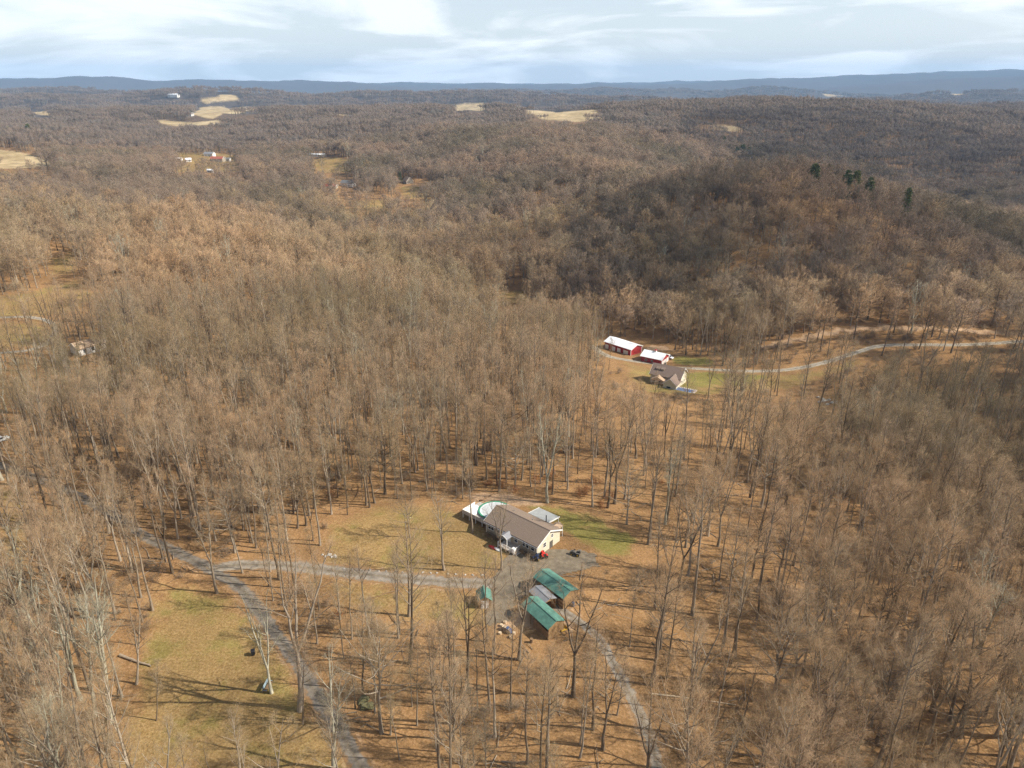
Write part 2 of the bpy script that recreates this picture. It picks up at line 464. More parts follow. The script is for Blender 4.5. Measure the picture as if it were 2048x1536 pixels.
def spline(pts, n=12):
    P = np.array(pts, float); P = np.vstack([2 * P[0] - P[1], P, 2 * P[-1] - P[-2]])
    o = []
    for i in range(1, len(P) - 2):
        for t in np.linspace(0, 1, n, endpoint=False):
            a, b, c, d = P[i - 1:i + 3]
            o.append(0.5 * (2 * b + (c - a) * t + (2 * a - 5 * b + 4 * c - d) * t ** 2 + (3 * b - a - 3 * c + d) * t ** 3))
    o.append(P[-2]); return np.array(o)
lines = {k: spline([[*ground(u, v).xy] for u, v in p]) for k, p in dict(lane=LANE, drive=DRIVE, lower=LOWER, barn=BARNROAD, loop=LOOP, track=TRACK).items()}

LAWNS = [gpoly(p) for p in (
    [(1255,728),(1330,742),(1420,742),(1560,750),(1640,742),(1710,716),(1720,730),(1640,755),(1600,772),(1500,782),(1400,788),(1300,786),(1260,760)],
    [(230,1545),(290,1330),(330,1170),(440,1192),(540,1270),(600,1370),(700,1545)],
    [(650,1128),(665,1060),(760,1012),(890,1010),(960,1045),(1010,1085),(1035,1100),(1000,1150),(860,1152),(740,1142)],
    [(640,1166),(760,1172),(900,1184),(975,1192),(975,1250),(900,1250),(800,1232),(700,1212)],
    [(-60,645),(60,645),(92,655),(88,690),(-60,702)],
    [(-60,600),(60,585),(150,560),(185,590),(150,625),(60,632),(-60,634)],
    [(100,520),(150,500),(150,545),(105,550)],
    [(0,980),(60,990),(40,1130),(0,1160)],
    [(1000,582),(1050,580),(1052,606),(1004,606)],
    [(615,318),(705,318),(705,345),(640,345)], [(700,402),(800,398),(790,418),(730,420)], [(800,372),(850,374),(866,395),(810,398)], [(350,305),(470,308),(480,345),(350,345)],
)]
GREENS = [gpoly(p) for p in (
    [(1050,1010),(1120,1012),(1195,1036),(1275,1078),(1250,1118),(1190,1100),(1120,1066)],
    [(1290,738),(1330,744),(1420,745),(1540,752),(1500,768),(1400,776),(1320,782)],
    [(1345,712),(1425,716),(1430,732),(1350,730)],
    
)]
DIRTS = [gpoly(p) for p in ([(930,990),(1000,986),(1060,996),(1095,1012),(1040,1012),(985,1006),(950,1010)], [(1285,694),(1330,690),(1345,700),(1300,702)],
    [(1095,1210),(1150,1235),(1140,1260),(1090,1265),(1040,1250),(1010,1262),(980,1255),(1030,1225)])]
FIELDS = [gpoly(p) for p in (
    [(-20,299),(30,302),(70,312),(118,328),(60,336),(-20,338)],
    [(400,204),(425,192),(462,189),(484,196),(455,203),(420,210)], [(380,228),(400,216),(440,214),(480,216),(530,213),(522,221),(480,226),(440,232),(425,238)],
    [(905,214),(930,203),(972,207),(972,219),(910,222)], [(1032,224),(1060,220),(1205,228),(1204,238),(1150,244),(1080,238)],
    [(58,222),(108,225),(104,231),(60,229)], [(662,228),(696,229),(692,234)], [(1635,189),(1695,192),(1660,197)],
    [(1400,249),(1470,253),(1506,262),(1440,259)], [(310,238),(440,240),(440,250),(330,251)], [(560,216),(610,208),(600,220)],
    [(150,252),(190,255),(180,260),(120,262)], [(1890,186),(1930,190),(1900,194)],
)]
BPADS = [gpoly(p) for p in ([(930,1010),(990,996),(1130,1050),(1110,1112),(1060,1112),(985,1088),(930,1040)], [(1030,1150),(1080,1130),(1150,1170),(1155,1205),(1105,1262),(1030,1240)], [(1200,680),(1280,670),(1345,700),(1400,745),(1405,790),(1300,775),(1195,715)],
    [(945,1190),(985,1190),(985,1222),(950,1222)])]

# ------------------------------------------------------------------ the ground sheet
def build_ground():
    az = np.concatenate([np.arange(-180, -54, 4.0), np.arange(-54, 54.01, 0.3), np.arange(58, 181, 4.0)])
    az = np.radians(az)
    d = np.concatenate([np.array([0.5, 8, 18, 30]), np.exp(np.arange(math.log(40), math.log(520), 0.0125)), np.exp(np.arange(math.log(523), math.log(5000), 0.017)), np.exp(np.arange(math.log(5050), math.log(18500), 0.022))])
    A, D = np.meshgrid(az, d, indexing='ij')
    X, Y = D * np.sin(A), D * np.cos(A)
    Z = terrain(X, Y)
    V = np.stack([X, Y, Z], -1).reshape(-1, 3)
    na, nd = len(az), len(d)
    i, j = np.meshgrid(np.arange(na - 1), np.arange(nd - 1), indexing='ij')
    q = np.stack([i * nd + j, i * nd + j + 1, (i + 1) * nd + j + 1, (i + 1) * nd + j], -1).reshape(-1, 4)
    me = mesh_np('ground', V, q[:, ::-1], mats=('ground',), smooth=True)
    x, y = V[:, 0], V[:, 1]; dd = np.hypot(x, y)
    def m(polys, w):
        r = np.zeros(len(x))
        for p in polys:
            c = p.mean(0); rad = np.hypot(*(p - c).T).max() + 60
            k = np.hypot(x - c[0], y - c[1]) < rad
            r[k] = np.maximum(r[k], sstep(-w, w, sdist(p, x[k], y[k])))
        return r
    lawn, green, field, dirt = m(LAWNS, 6.5), m(GREENS, 3.5), m(FIELDS, 12.0), m(DIRTS, 2.5)
    lg = m([gpoly([(330,1170),(440,1195),(560,1320),(600,1400),(470,1470),(400,1420),(330,1300)])], 6.0) * sstep(-.15, .45, fbm(x / 14, y / 14, 3, 91))
    green = np.maximum(green * np.clip(0.95 + 0.5 * fbm(x / 12, y / 12, 3, 92), 0, 1), lg * 0.85)
    k = dd < 700
    ed = np.zeros(len(x))
    ed[k] = 1 - sstep(2.0, 3.4, ldist(lines['track'], x[k], y[k]))
    for nm, w in (('lane', 2.3), ('drive', 2.9), ('lower', 2.0), ('barn', 2.4)):
        ed[k] = np.maximum(ed[k], 0.42 * (1 - sstep(w - .3, w + 0.5, ldist(lines[nm], x[k], y[k]))))
    dirt = np.maximum(dirt, ed)
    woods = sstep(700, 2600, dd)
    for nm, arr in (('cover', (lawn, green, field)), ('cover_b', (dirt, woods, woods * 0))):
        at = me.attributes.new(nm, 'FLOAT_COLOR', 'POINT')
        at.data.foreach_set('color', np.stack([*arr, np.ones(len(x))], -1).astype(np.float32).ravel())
    o = link('ground', me)
    tag(o, 'rolling ground of brown leaf litter, dry lawn and tan fields', 'ground', kind='structure')
build_ground()

def road_material(name, col, edge=(0.26, 0.155, 0.072), centre=0.25):
    """wheel ruts, a dirtier middle and leaf litter creeping in from the edges"""
    m = simple(name, col, 0.95, 0.35, 0.9, bump=0.5, spec=0.1); t = m.node_tree; b = t.nodes['Principled BSDF']
    base = b.inputs['Base Color'].links[0].from_socket
    at = N(t, 'ShaderNodeAttribute'); at.attribute_name = 'across'
    ab = N(t, 'ShaderNodeMath', operation='ABSOLUTE'); t.links.new(at.outputs['Fac'], ab.inputs[0])
    g = N(t, 'ShaderNodeNewGeometry'); n = N(t, 'ShaderNodeTexNoise'); n.inputs['Scale'].default_value = 0.75; n.inputs['Detail'].default_value = 6; n.inputs['Roughness'].default_value = .7
    t.links.new(g.outputs['Position'], n.inputs['Vector'])
    ad = N(t, 'ShaderNodeMath', operation='MULTIPLY_ADD'); t.links.new(n.outputs['Fac'], ad.inputs[0]); ad.inputs[1].default_value = 1.5; t.links.new(ab.outputs[0], ad.inputs[2])
    mr = N(t, 'ShaderNodeMapRange'); mr.inputs['From Min'].default_value = 1.32; mr.inputs['From Max'].default_value = 1.62; t.links.new(ad.outputs[0], mr.inputs['Value'])
    # ruts at +-0.5 of the half width are packed darker; the middle keeps some dirt
    rt = N(t, 'ShaderNodeValToRGB'); e = rt.color_ramp.elements
    for k, (p_, c_) in enumerate(((0.0, 1 - centre), (0.28, .98), (0.5, 1.12), (0.72, .98), (1.0, .85))):
        if k > 1: e.new(p_)
        e[k].position = p_; e[k].color = (c_, c_ * (1 if k else .95), c_ * (1 if k else .85), 1)
    t.links.new(ab.outputs[0], rt.inputs[0])
    ml = N(t, 'ShaderNodeMix', data_type='RGBA', blend_type='MULTIPLY'); ml.inputs['Factor'].default_value = 1; t.links.new(base, ml.inputs['A']); t.links.new(rt.outputs[0], ml.inputs['B'])
    mx2 = N(t, 'ShaderNodeMix', data_type='RGBA'); t.links.new(mr.outputs[0], mx2.inputs['Factor']); t.links.new(ml.outputs['Result'], mx2.inputs['A']); mx2.inputs['B'].default_value = (*edge, 1)
    t.links.new(mx2.outputs['Result'], b.inputs['Base Color'])
road_material('gravel', (0.235, 0.202, 0.158))
road_material('asphalt', (0.168, 0.144, 0.114), centre=0.12)
road_material('pale_gravel', (0.31, 0.275, 0.22), (0.30, 0.205, 0.10))

def strip(name, line, w, mat, label, dz=0.05, step=0.8, cross=5):
    seg = np.hypot(*np.diff(line, axis=0).T); s = np.concatenate([[0], np.cumsum(seg)])
    n = int(s[-1] / step) + 2
    q = np.linspace(0, s[-1], n)
    px, py = np.interp(q, s, line[:, 0]), np.interp(q, s, line[:, 1])
    tx, ty = np.gradient(px), np.gradient(py); L = np.hypot(tx, ty) + 1e-9; nx, ny = -ty / L, tx / L
    wl = w / 2 * (1 + 0.16 * fbm(q / 4.0, q * 0 + 3, 3, 5)); wr = w / 2 * (1 + 0.16 * fbm(q / 4.0, q * 0 + 9, 3, 6))
    rows = []
    for c in np.linspace(-1, 1, cross):
        ww = np.where(c < 0, wl, wr) * c
        X, Y = px + nx * ww, py + ny * ww
        rows.append(np.stack([X, Y, terrain(X, Y) + dz * (1 - 0.6 * abs(c) ** 4)], -1))
    V = np.stack(rows, 1).reshape(-1, 3)
    i, j = np.meshgrid(np.arange(n - 1), np.arange(cross - 1), indexing='ij')
    Q = np.stack([i * cross + j, (i + 1) * cross + j, (i + 1) * cross + j + 1, i * cross + j + 1], -1).reshape(-1, 4)
    me = mesh_np(name, V, Q[:, ::-1], mats=(mat,), smooth=True)
    me.attributes.new('across', 'FLOAT', 'POINT').data.foreach_set('value', np.tile(np.linspace(-1, 1, cross), n).astype(np.float32))
    o = link(name, me)
    return tag(o, label, 'road', kind='structure')
strip('lane', lines['lane'], 3.5, 'asphalt', 'grey lane winding past the dry lawn strip', 0.05)
strip('driveway', lines['drive'], 4.6, 'gravel', 'grey gravel driveway leading to the ranch house', 0.055)
strip('lower_driveway', lines['lower'], 2.7, 'gravel', 'narrow gravel drive running down into the bare wood', 0.05)
strip('valley_road', lines['barn'], 4.4, 'pale_gravel', 'pale road through the valley past the red barns', 0.12, 1.2)
strip('loop_road', lines['loop'], 3.0, 'pale_gravel', 'grey road curling round a pale lawn', 0.12, 1.2)

def court():
    p = gpoly(COURT); g = 0.4
    xs = np.arange(p[:, 0].min(), p[:, 0].max() + g, g); ys = np.arange(p[:, 1].min(), p[:, 1].max() + g, g)
    X, Y = np.meshgrid(xs, ys, indexing='ij')
    keep = sdist(p, X, Y) + 0.9 * fbm(X / 2.2, Y / 2.2, 2, 8) > 0
    Z = terrain(X, Y) + 0.062
    ny = len(ys); i, j = np.meshgrid(np.arange(len(xs) - 1), np.arange(ny - 1), indexing='ij')
    Q = np.stack([i * ny + j, (i + 1) * ny + j, (i + 1) * ny + j + 1, i * ny + j + 1], -1)
    kq = keep[:-1, :-1] & keep[1:, :-1] & keep[1:, 1:] & keep[:-1, 1:]
    o = link('parking_court', mesh_np('parking_court', np.stack([X, Y, Z], -1).reshape(-1, 3), Q[kq], mats=('gravel',), smooth=True))
    tag(o, 'grey gravel parking court between ranch house and green carports', 'parking court', kind='structure')
court()

# ------------------------------------------------------------------ trees
def unit(v):
    return v / (np.linalg.norm(v, axis=-1, keepdims=True) + 1e-9)

def tubes(P, Rd, sides):
    """P [n,k,3] centre lines, Rd [n,k] radii -> vertices, quads (open ends)"""
    n, k = P.shape[:2]
    d = unit(P[:, -1] - P[:, 0])
    ref = np.where(np.abs(d[:, 2:3]) < 0.9, np.array([[0, 0, 1.0]]), np.array([[1.0, 0, 0]]))
    a = unit(np.cross(d, ref)); b = np.cross(d, a)
    ang = np.arange(sides) * 2 * np.pi / sides
    off = a[:, None, None] * np.cos(ang)[None, None, :, None] + b[:, None, None] * np.sin(ang)[None, None, :, None]
    V = (P[:, :, None] + off * Rd[:, :, None, None]).reshape(-1, 3)
    i, j, s = np.meshgrid(np.arange(n), np.arange(k - 1), np.arange(sides), indexing='ij')
    s2 = (s + 1) % sides; base = i * k * sides
    Q = np.stack([base + j * sides + s, base + j * sides + s2, base + (j + 1) * sides + s2, base + (j + 1) * sides + s], -1).reshape(-1, 4)
    return V, Q

def spikes(A, B, r):
    """three-sided tapering twigs from A to B"""
    n = len(A); d = unit(B - A)
    ref = np.where(np.abs(d[:, 2:3]) < 0.9, np.array([[0, 0, 1.0]]), np.array([[1.0, 0, 0]]))
    a = unit(np.cross(d, ref)); b = np.cross(d, a)
    V = np.stack([A + a * r[:, None], A + (-0.5 * a + 0.866 * b) * r[:, None], A + (-0.5 * a - 0.866 * b) * r[:, None], B], 1).reshape(-1, 3)
    o = np.arange(n) * 4
    Tn = np.stack([np.stack([o + i, o + (i + 1) % 3, o + 3], -1) for i in range(3)], 1).reshape(-1, 3)
    return V, Tn

class Geo:
    def __init__(s): s.V = []; s.Q = []; s.T = []; s.mq = []; s.mt = []; s.n = 0
    def quads(s, V, Q, m=0): s.V.append(V); s.Q.append(Q + s.n); s.mq += [m] * len(Q); s.n += len(V)
    def tris(s, V, T_, m=0): s.V.append(V); s.T.append(T_ + s.n); s.mt += [m] * len(T_); s.n += len(V)
    def mesh(s, name, mats, smooth=False):
        return mesh_np(name, np.concatenate(s.V), np.concatenate(s.Q) if s.Q else None, np.concatenate(s.T) if s.T else None, mats, s.mq + s.mt, smooth)
    def extend(s, o):
        for v in o.V: s.V.append(v)
        s.Q += [q + s.n for q in o.Q]; s.T += [t + s.n for t in o.T]; s.mq += o.mq; s.mt += o.mt; s.n += o.n

def path(st, di, ln, up, k, g, wob):
    """curved branch centre lines that bend upwards by `up`"""
    t = np.linspace(0, 1, k)[None, :, None]
    P = st[:, None] + di[:, None] * ln[:, None, None] * t + np.array([0, 0, 1.0]) * (up * ln)[:, None, None] * t ** 2
    w = g.normal(0, 1, (len(st), k, 3)) * wob * ln[:, None, None] * (t > 0) * np.sqrt(t)
    return P + w

def children(P, Rd, per, tmin, tmax, ang, g):
    """start, direction and radius of `per` side shoots on every path"""
    n, k = P.shape[:2]
    t = g.uniform(tmin, tmax, (n, per)); f = t * (k - 1); i = np.minimum(f.astype(int), k - 2); fr = f - i
    r = np.arange(n)[:, None]
    st = P[r, i] * (1 - fr[..., None]) + P[r, i + 1] * fr[..., None]
    tg = unit(P[r, i + 1] - P[r, i])
    rd = Rd[r, i] * (1 - fr) + Rd[r, i + 1] * fr
    pv = unit(np.cross(tg, g.normal(0, 1, tg.shape)))
    a = np.radians(g.uniform(*ang, (n, per)))[..., None]
    di = unit(tg * np.cos(a) + pv * np.sin(a))
    return st.reshape(-1, 3), di.reshape(-1, 3), rd.reshape(-1), t.reshape(-1)

def make_tree(seed, H=23, clear=0.5, spread=4.0, r0=0.24, nl1=16, lean=(0, 0), rise=(44, 72), fork=0, per=(7, 6, 4), tw=1.0, wob=0.012, dense=1.0):
    """returns (trunk geometry, crown geometry): material slot 0 bark, 1 twig"""
    g = np.random.default_rng(seed)
    K = 9
    t = np.linspace(0, 1, K)
    trunk = Geo(); crown = Geo()
    stems = []
    wx, wy = np.cumsum(g.normal(0, wob * H * 0.35, K)), np.cumsum(g.normal(0, wob * H * 0.35, K))
    wx -= wx[0]; wy -= wy[0]
    P0 = np.stack([wx + lean[0] * H * t ** 1.3, wy + lean[1] * H * t ** 1.3, H * 0.97 * t], -1)
    R0 = r0 * (1 - t) ** 0.75 * 0.93 + r0 * 0.05
    R0[0] *= 1.35
    if fork:
        kf = max(1, int(fork * (K - 1)))
        cut = kf + 1
        V, Q = tubes(P0[None, :cut], R0[None, :cut], 8); trunk.quads(V, Q)
        a0 = g.uniform(0, 6.28)
        nf = 2 + int(g.random() < 0.45)
        for q in range(nf):
            a = a0 + q * 2 * np.pi / nf + g.normal(0, .3); top = H * g.uniform(0.82, 1.0)
            tt = np.linspace(0, 1, 7)
            sp_ = spread * g.uniform(0.45, 0.8)
            Pf = P0[kf] + np.stack([np.cos(a) * sp_ * tt ** 0.8, np.sin(a) * sp_ * tt ** 0.8, (top - P0[kf, 2]) * tt], -1) + g.normal(0, 0.13, (7, 3)) * tt[:, None]
            Pf[:, 0] += lean[0] * (top - P0[kf, 2]) * tt; Pf[:, 1] += lean[1] * (top - P0[kf, 2]) * tt
            Rf = R0[kf] * 0.74 * (1 - tt) ** 0.75 + 0.02
            V, Q = tubes(Pf[None], Rf[None], 7); trunk.quads(V, Q)
            stems.append((Pf, Rf))
    else:
        V, Q = tubes(P0[None], R0[None], 8); trunk.quads(V, Q)
        stems.append((P0, R0))
    st, di, ln, rd = [], [], [], []
    n1 = max(4, int(nl1 / len(stems)))
    for (Pm, Rm) in stems:
        k = len(Pm)
        for q in range(n1):
            lo = clear if not fork else (0.18 if len(stems) > 1 else clear)
            f = lo + (0.985 - lo) * (q + g.uniform(0, 0.9)) / n1
            fi = f * (k - 1); i = min(int(fi), k - 2); fr = fi - i
            p = Pm[i] * (1 - fr) + Pm[i + 1] * fr
            rr = Rm[i] * (1 - fr) + Rm[i + 1] * fr
            hrel = (f - lo) / (1 - lo)
            L = spread * (0.55 + 0.75 * math.sin(math.pi * min(1, 0.25 + hrel * 0.8))) * g.uniform(0.65, 1.15) * (1.0 if hrel < 0.8 else 0.75)
            if fork: L *= 0.72
            a = q * 2.4 + g.normal(0, .5); e = math.radians(g.uniform(*rise) * (0.75 + 0.35 * hrel))
            st.append(p); di.append([math.cos(a) * math.cos(e), math.sin(a) * math.cos(e), math.sin(e)]); ln.append(L); rd.append(min(rr * 0.62, 0.022 * L + 0.012))
    # a few dead stubs low on the stem
    for q in range(3):
        f = g.uniform(0.25, max(0.3, clear)); fi = f * (len(P0) - 1); i = min(int(fi), len(P0) - 2)
        if fork and f > fork: continue
        a = g.uniform(0, 6.28); e = math.radians(g.uniform(5, 40))
        st.append(P0[i] * (1 - (fi - i)) + P0[i + 1] * (fi - i)); di.append([math.cos(a) * math.cos(e), math.sin(a) * math.cos(e), math.sin(e)]); ln.append(g.uniform(.6, 1.8)); rd.append(0.03)
    st, di, ln, rd = np.array(st), np.array(di), np.array(ln), np.array(rd)
    P1 = path(st, di, ln, g.uniform(0.12, 0.4, len(ln)), 5, g, 0.02)
    R1 = rd[:, None] * np.linspace(1, 0.28, 5)[None] ** 0.9
    V, Q = tubes(P1, R1, 5); crown.quads(V, Q)
    l2, l3, l4 = per
    s, d, r, tt = children(P1, R1, l2, 0.22, 0.98, (25, 58), g)
    d = unit(d + np.array([0, 0, 0.22]))
    L1r = np.repeat(ln, l2)
    L2 = L1r * g.uniform(0.32, 0.58, len(s)) * (1.15 - 0.5 * tt)
    R2b = np.minimum(r * 0.7, 0.028)
    P2 = path(s, d, L2, g.uniform(0.05, 0.3, len(s)), 4, g, 0.03)
    R2 = R2b[:, None] * np.linspace(1, 0.4, 4)[None] * tw
    V, Q = tubes(P2, R2, 3); crown.quads(V, Q, 1)
    s, d, r, tt = children(P2, R2, l3, 0.15, 1.0, (22, 55), g)
    d = unit(d + np.array([0, 0, 0.18]))
    L3 = np.repeat(L2, l3) * g.uniform(0.4, 0.75, len(s)) + 0.25
    R3 = np.full(len(s), 0.0088 * tw)
    if l4:
        P3 = path(s, d, L3, g.uniform(0.0, 0.2, len(s)), 3, g, 0.04)
        R3 = R3[:, None] * np.array([[1, 0.75, 0.35]])
        V, Q = tubes(P3, R3, 3); crown.quads(V, Q, 1)
        s, d, r, tt = children(P3, R3, l4, 0.1, 1.0, (20, 55), g)
        d = unit(d + np.array([0, 0, 0.12]))
        L4 = np.repeat(L3, l4) * g.uniform(0.45, 0.9, len(s)) + 0.18
        V, Tn = spikes(s, s + d * L4[:, None], np.full(len(s), 0.0062 * tw)); crown.tris(V, Tn, 1)
    else:
        V, Tn = spikes(s, s + d * L3[:, None] * 1.35, np.full(len(s), 0.022 * tw)); crown.tris(V, Tn, 1)
    return trunk, crown

def make_bush(seed, H=2.0, n=16, tw=1.0):
    g = np.random.default_rng(seed); crown = Geo()
    a = g.uniform(0, 6.28, n); e = np.radians(g.uniform(30, 85, n))
    di = np.stack([np.cos(a) * np.cos(e), np.sin(a) * np.cos(e), np.sin(e)], -1)
    st = np.stack([g.normal(0, .35, n), g.normal(0, .35, n), np.zeros(n)], -1); ln = H * g.uniform(0.5, 1.0, n)
    P = path(st, di, ln, g.uniform(-.1, .2, n), 4, g, 0.03); Rr = np.full((n, 1), 0.02) * np.linspace(1, .4, 4)[None]
    V, Q = tubes(P, Rr, 3); crown.quads(V, Q)
    s, d, r, t = children(P, Rr, 7, 0.2, 1, (25, 65), g); L = H * g.uniform(.2, .4, len(s))
    P2 = path(s, d, L, g.uniform(0, .2, len(s)), 3, g, 0.04); R2 = np.full((len(s), 1), 0.011 * tw) * np.array([[1, .7, .4]])
    V, Q = tubes(P2, R2, 3); crown.quads(V, Q)
    s, d, r, t = children(P2, R2, 5, 0.1, 1, (25, 60), g)
    V, Tn = spikes(s, s + d * (H * g.uniform(.1, .22, len(s)))[:, None], np.full(len(s), 0.009 * tw)); crown.tris(V, Tn)
    return crown

def make_pine(seed, H=19):
    g = np.random.default_rng(seed); trunk = Geo(); crown = Geo()
    t = np.linspace(0, 1, 6); P = np.stack([t * 0, t * 0, t * H], -1)
    V, Q = tubes(P[None], (0.28 * (1 - t) + 0.03)[None], 7); trunk.quads(V, Q)
    n = 70; f = np.sort(g.uniform(0.16, 0.99, n)); a = np.arange(n) * 2.4 + g.normal(0, .3, n)
    L = (0.8 + 4.0 * (1 - f) ** 0.7 * np.clip((f - 0.05) * 5, 0.4, 1)) * g.uniform(.65, 1.15, n); e = np.radians(g.uniform(0, 22, n))
    di = np.stack([np.cos(a) * np.cos(e), np.sin(a) * np.cos(e), np.sin(e)], -1); st = np.stack([f * 0, f * 0, f * H], -1)
    Pb = path(st, di, L, g.uniform(-.05, .2, n), 5, g, 0.02)
    Rb = np.full((n, 1), 0.05) * np.linspace(1, .3, 5)[None]
    V, Q = tubes(Pb, Rb, 4); trunk.quads(V, Q)
    s, d, r, tt = children(Pb, Rb, 15, 0.25, 1, (25, 75), g)
    for q in range(3):
        o = s + g.normal(0, .12, s.shape); dd = unit(d + g.normal(0, .45, d.shape) + np.array([0, 0, .2]))
        w = unit(np.cross(dd, g.normal(0, 1, dd.shape))) * g.uniform(.10, .22, (len(s), 1)); Ln = g.uniform(.5, 1.1, (len(s), 1))
        V = np.stack([o - w * .4, o + w * .4, o + dd * Ln * .6 + w, o + dd * Ln, o + dd * Ln * .6 - w], 1).reshape(-1, 3)
        b = np.arange(len(s)) * 5
        Tn = np.stack([np.stack([b, b + 1, b + 2], -1), np.stack([b, b + 2, b + 4], -1), np.stack([b + 4, b + 2, b + 3], -1)], 1).reshape(-1, 3)
        crown.tris(V, Tn, 1)
    return trunk, crown

# kinds of near tree: (trunk mesh, crown mesh, both, height)
KIND = {}
def add_kind(k, seeds, mats, **kw):
    L = []
    for s in seeds:
        t, c = make_tree(s, **kw)
        both = Geo(); both.extend(t); both.extend(c)
        L.append((t.mesh(k + '_trunk', mats, True), c.mesh(k + '_crown', mats), both.mesh(k + '_tree', mats), kw['H']))
    KIND[k] = L
add_kind('tall', range(1, 7), ('bark', 'twig'), H=24, clear=0.56, spread=2.5, r0=0.235, nl1=16, per=(6, 5, 3), tw=0.85)
add_kind('forked', range(11, 15), ('bark', 'twig'), H=23, clear=0.5, spread=4.2, r0=0.28, nl1=18, fork=0.45, per=(6, 5, 3), tw=0.85)
add_kind('broad', range(21, 24), ('bark', 'twig'), H=19, clear=0.34, spread=5.2, r0=0.29, nl1=22, rise=(18, 58), wob=0.02)
add_kind('slender', range(31, 35), ('bark', 'twig'), H=17, clear=0.5, spread=2.1, r0=0.135, nl1=13, per=(6, 5, 3))
add_kind('pale', range(41, 44), ('pale_bark', 'pale_twig'), H=25, clear=0.42, spread=4.6, r0=0.33, nl1=18, fork=0.33, per=(6, 4, 3), wob=0.02, tw=1.1)

LITE = []
for s in range(5):
    t, c = make_tree(100 + s, H=22, clear=0.47, spread=2.9, r0=0.22, nl1=14, per=(6, 6, 0), tw=1.1)
    b = Geo(); b.extend(t); b.extend(c); LITE.append(b.mesh('lite_tree', ('bark', 'twig')))
for s in range(3):
    t, c = make_tree(120 + s, H=20, clear=0.36, spread=5.4, r0=0.26, nl1=20, rise=(4, 62), per=(8, 8, 0), tw=1.4)
    b = Geo(); b.extend(t); b.extend(c); LITE.append(b.mesh('lite_tree', ('bark', 'twig')))
t, c = make_tree(140, H=22, clear=0.35, spread=4.2, r0=0.3, nl1=14, per=(6, 5, 0), fork=0.35, tw=1.1)
b = Geo(); b.extend(t); b.extend(c); LITE.append(b.mesh('lite_tree', ('pale_bark', 'pale_twig')))

LITE_GREY = []
for s in range(3):
    t, c = make_tree(150 + s, H=22, clear=0.42, spread=4.4, r0=0.25, nl1=16, per=(6, 7, 0), tw=1.25)
    b = Geo(); b.extend(t); b.extend(c); LITE_GREY.append(b.mesh('grey_tree', ('bark', 'grey_twig')))
for s in range(4):
    t, c = make_tree(160 + s, H=20, clear=0.36, spread=5.4, r0=0.26, nl1=20, rise=(4, 62), per=(8, 9, 0), tw=1.5)
    b = Geo(); b.extend(t); b.extend(c); LITE_GREY.append(b.mesh('grey_tree', ('bark', 'grey_twig')))

def make_clump(seed, n=13, rad=15):
    g = np.random.default_rng(seed); G = Geo()
    for i in range(n):
        rr = rad * math.sqrt((i + .5) / n); a = i * 2.4 + g.normal(0, .3)
        c = np.array([rr * math.cos(a), rr * math.sin(a), 0]); H = g.uniform(16, 23); cr = g.uniform(3.2, 4.8)
        P = np.array([[c, c + [0, 0, H * .5], c + [0, 0, H * .9]]]); V, Q = tubes(P, np.array([[.3, .24, .1]]), 4); G.quads(V, Q)
        m = 95; d = unit(g.normal(0, 1, (m, 3))); d[:, 2] = np.abs(d[:, 2]) * 1.0 - 0.25
        A = c + np.array([0, 0, H * .62]) + d * np.array([cr, cr, H * .36]) * g.uniform(.3, .8, (m, 1))
        dd = unit(d + np.array([0, 0, .7]) + g.normal(0, .35, d.shape))
        V, Tn = spikes(A, A + dd * g.uniform(1.6, 3.4, (m, 1)), g.uniform(.07, .15, m)); G.tris(V, Tn, 1)
    return G.mesh('tree_clump', ('bark', 'far_twig'))
CLUMP = [make_clump(200 + s) for s in range(4)]
BUSH = [make_bush(300 + s, H=h, n=n).mesh('bush', ('brush',)) for s, (h, n) in enumerate(((1.6, 14), (2.4, 18), (3.2, 20)))]
RUST = [make_bush(320 + s, H=2.2, n=16, tw=1.6).mesh('rust_bush', ('rust_leaves',)) for s in range(2)]
PINE = []
for s in (401, 402):
    t, c = make_pine(s); PINE.append((t.mesh('pine_trunk', ('bark', 'needles'), True), c.mesh('pine_crown', ('bark', 'needles')), None, 19))

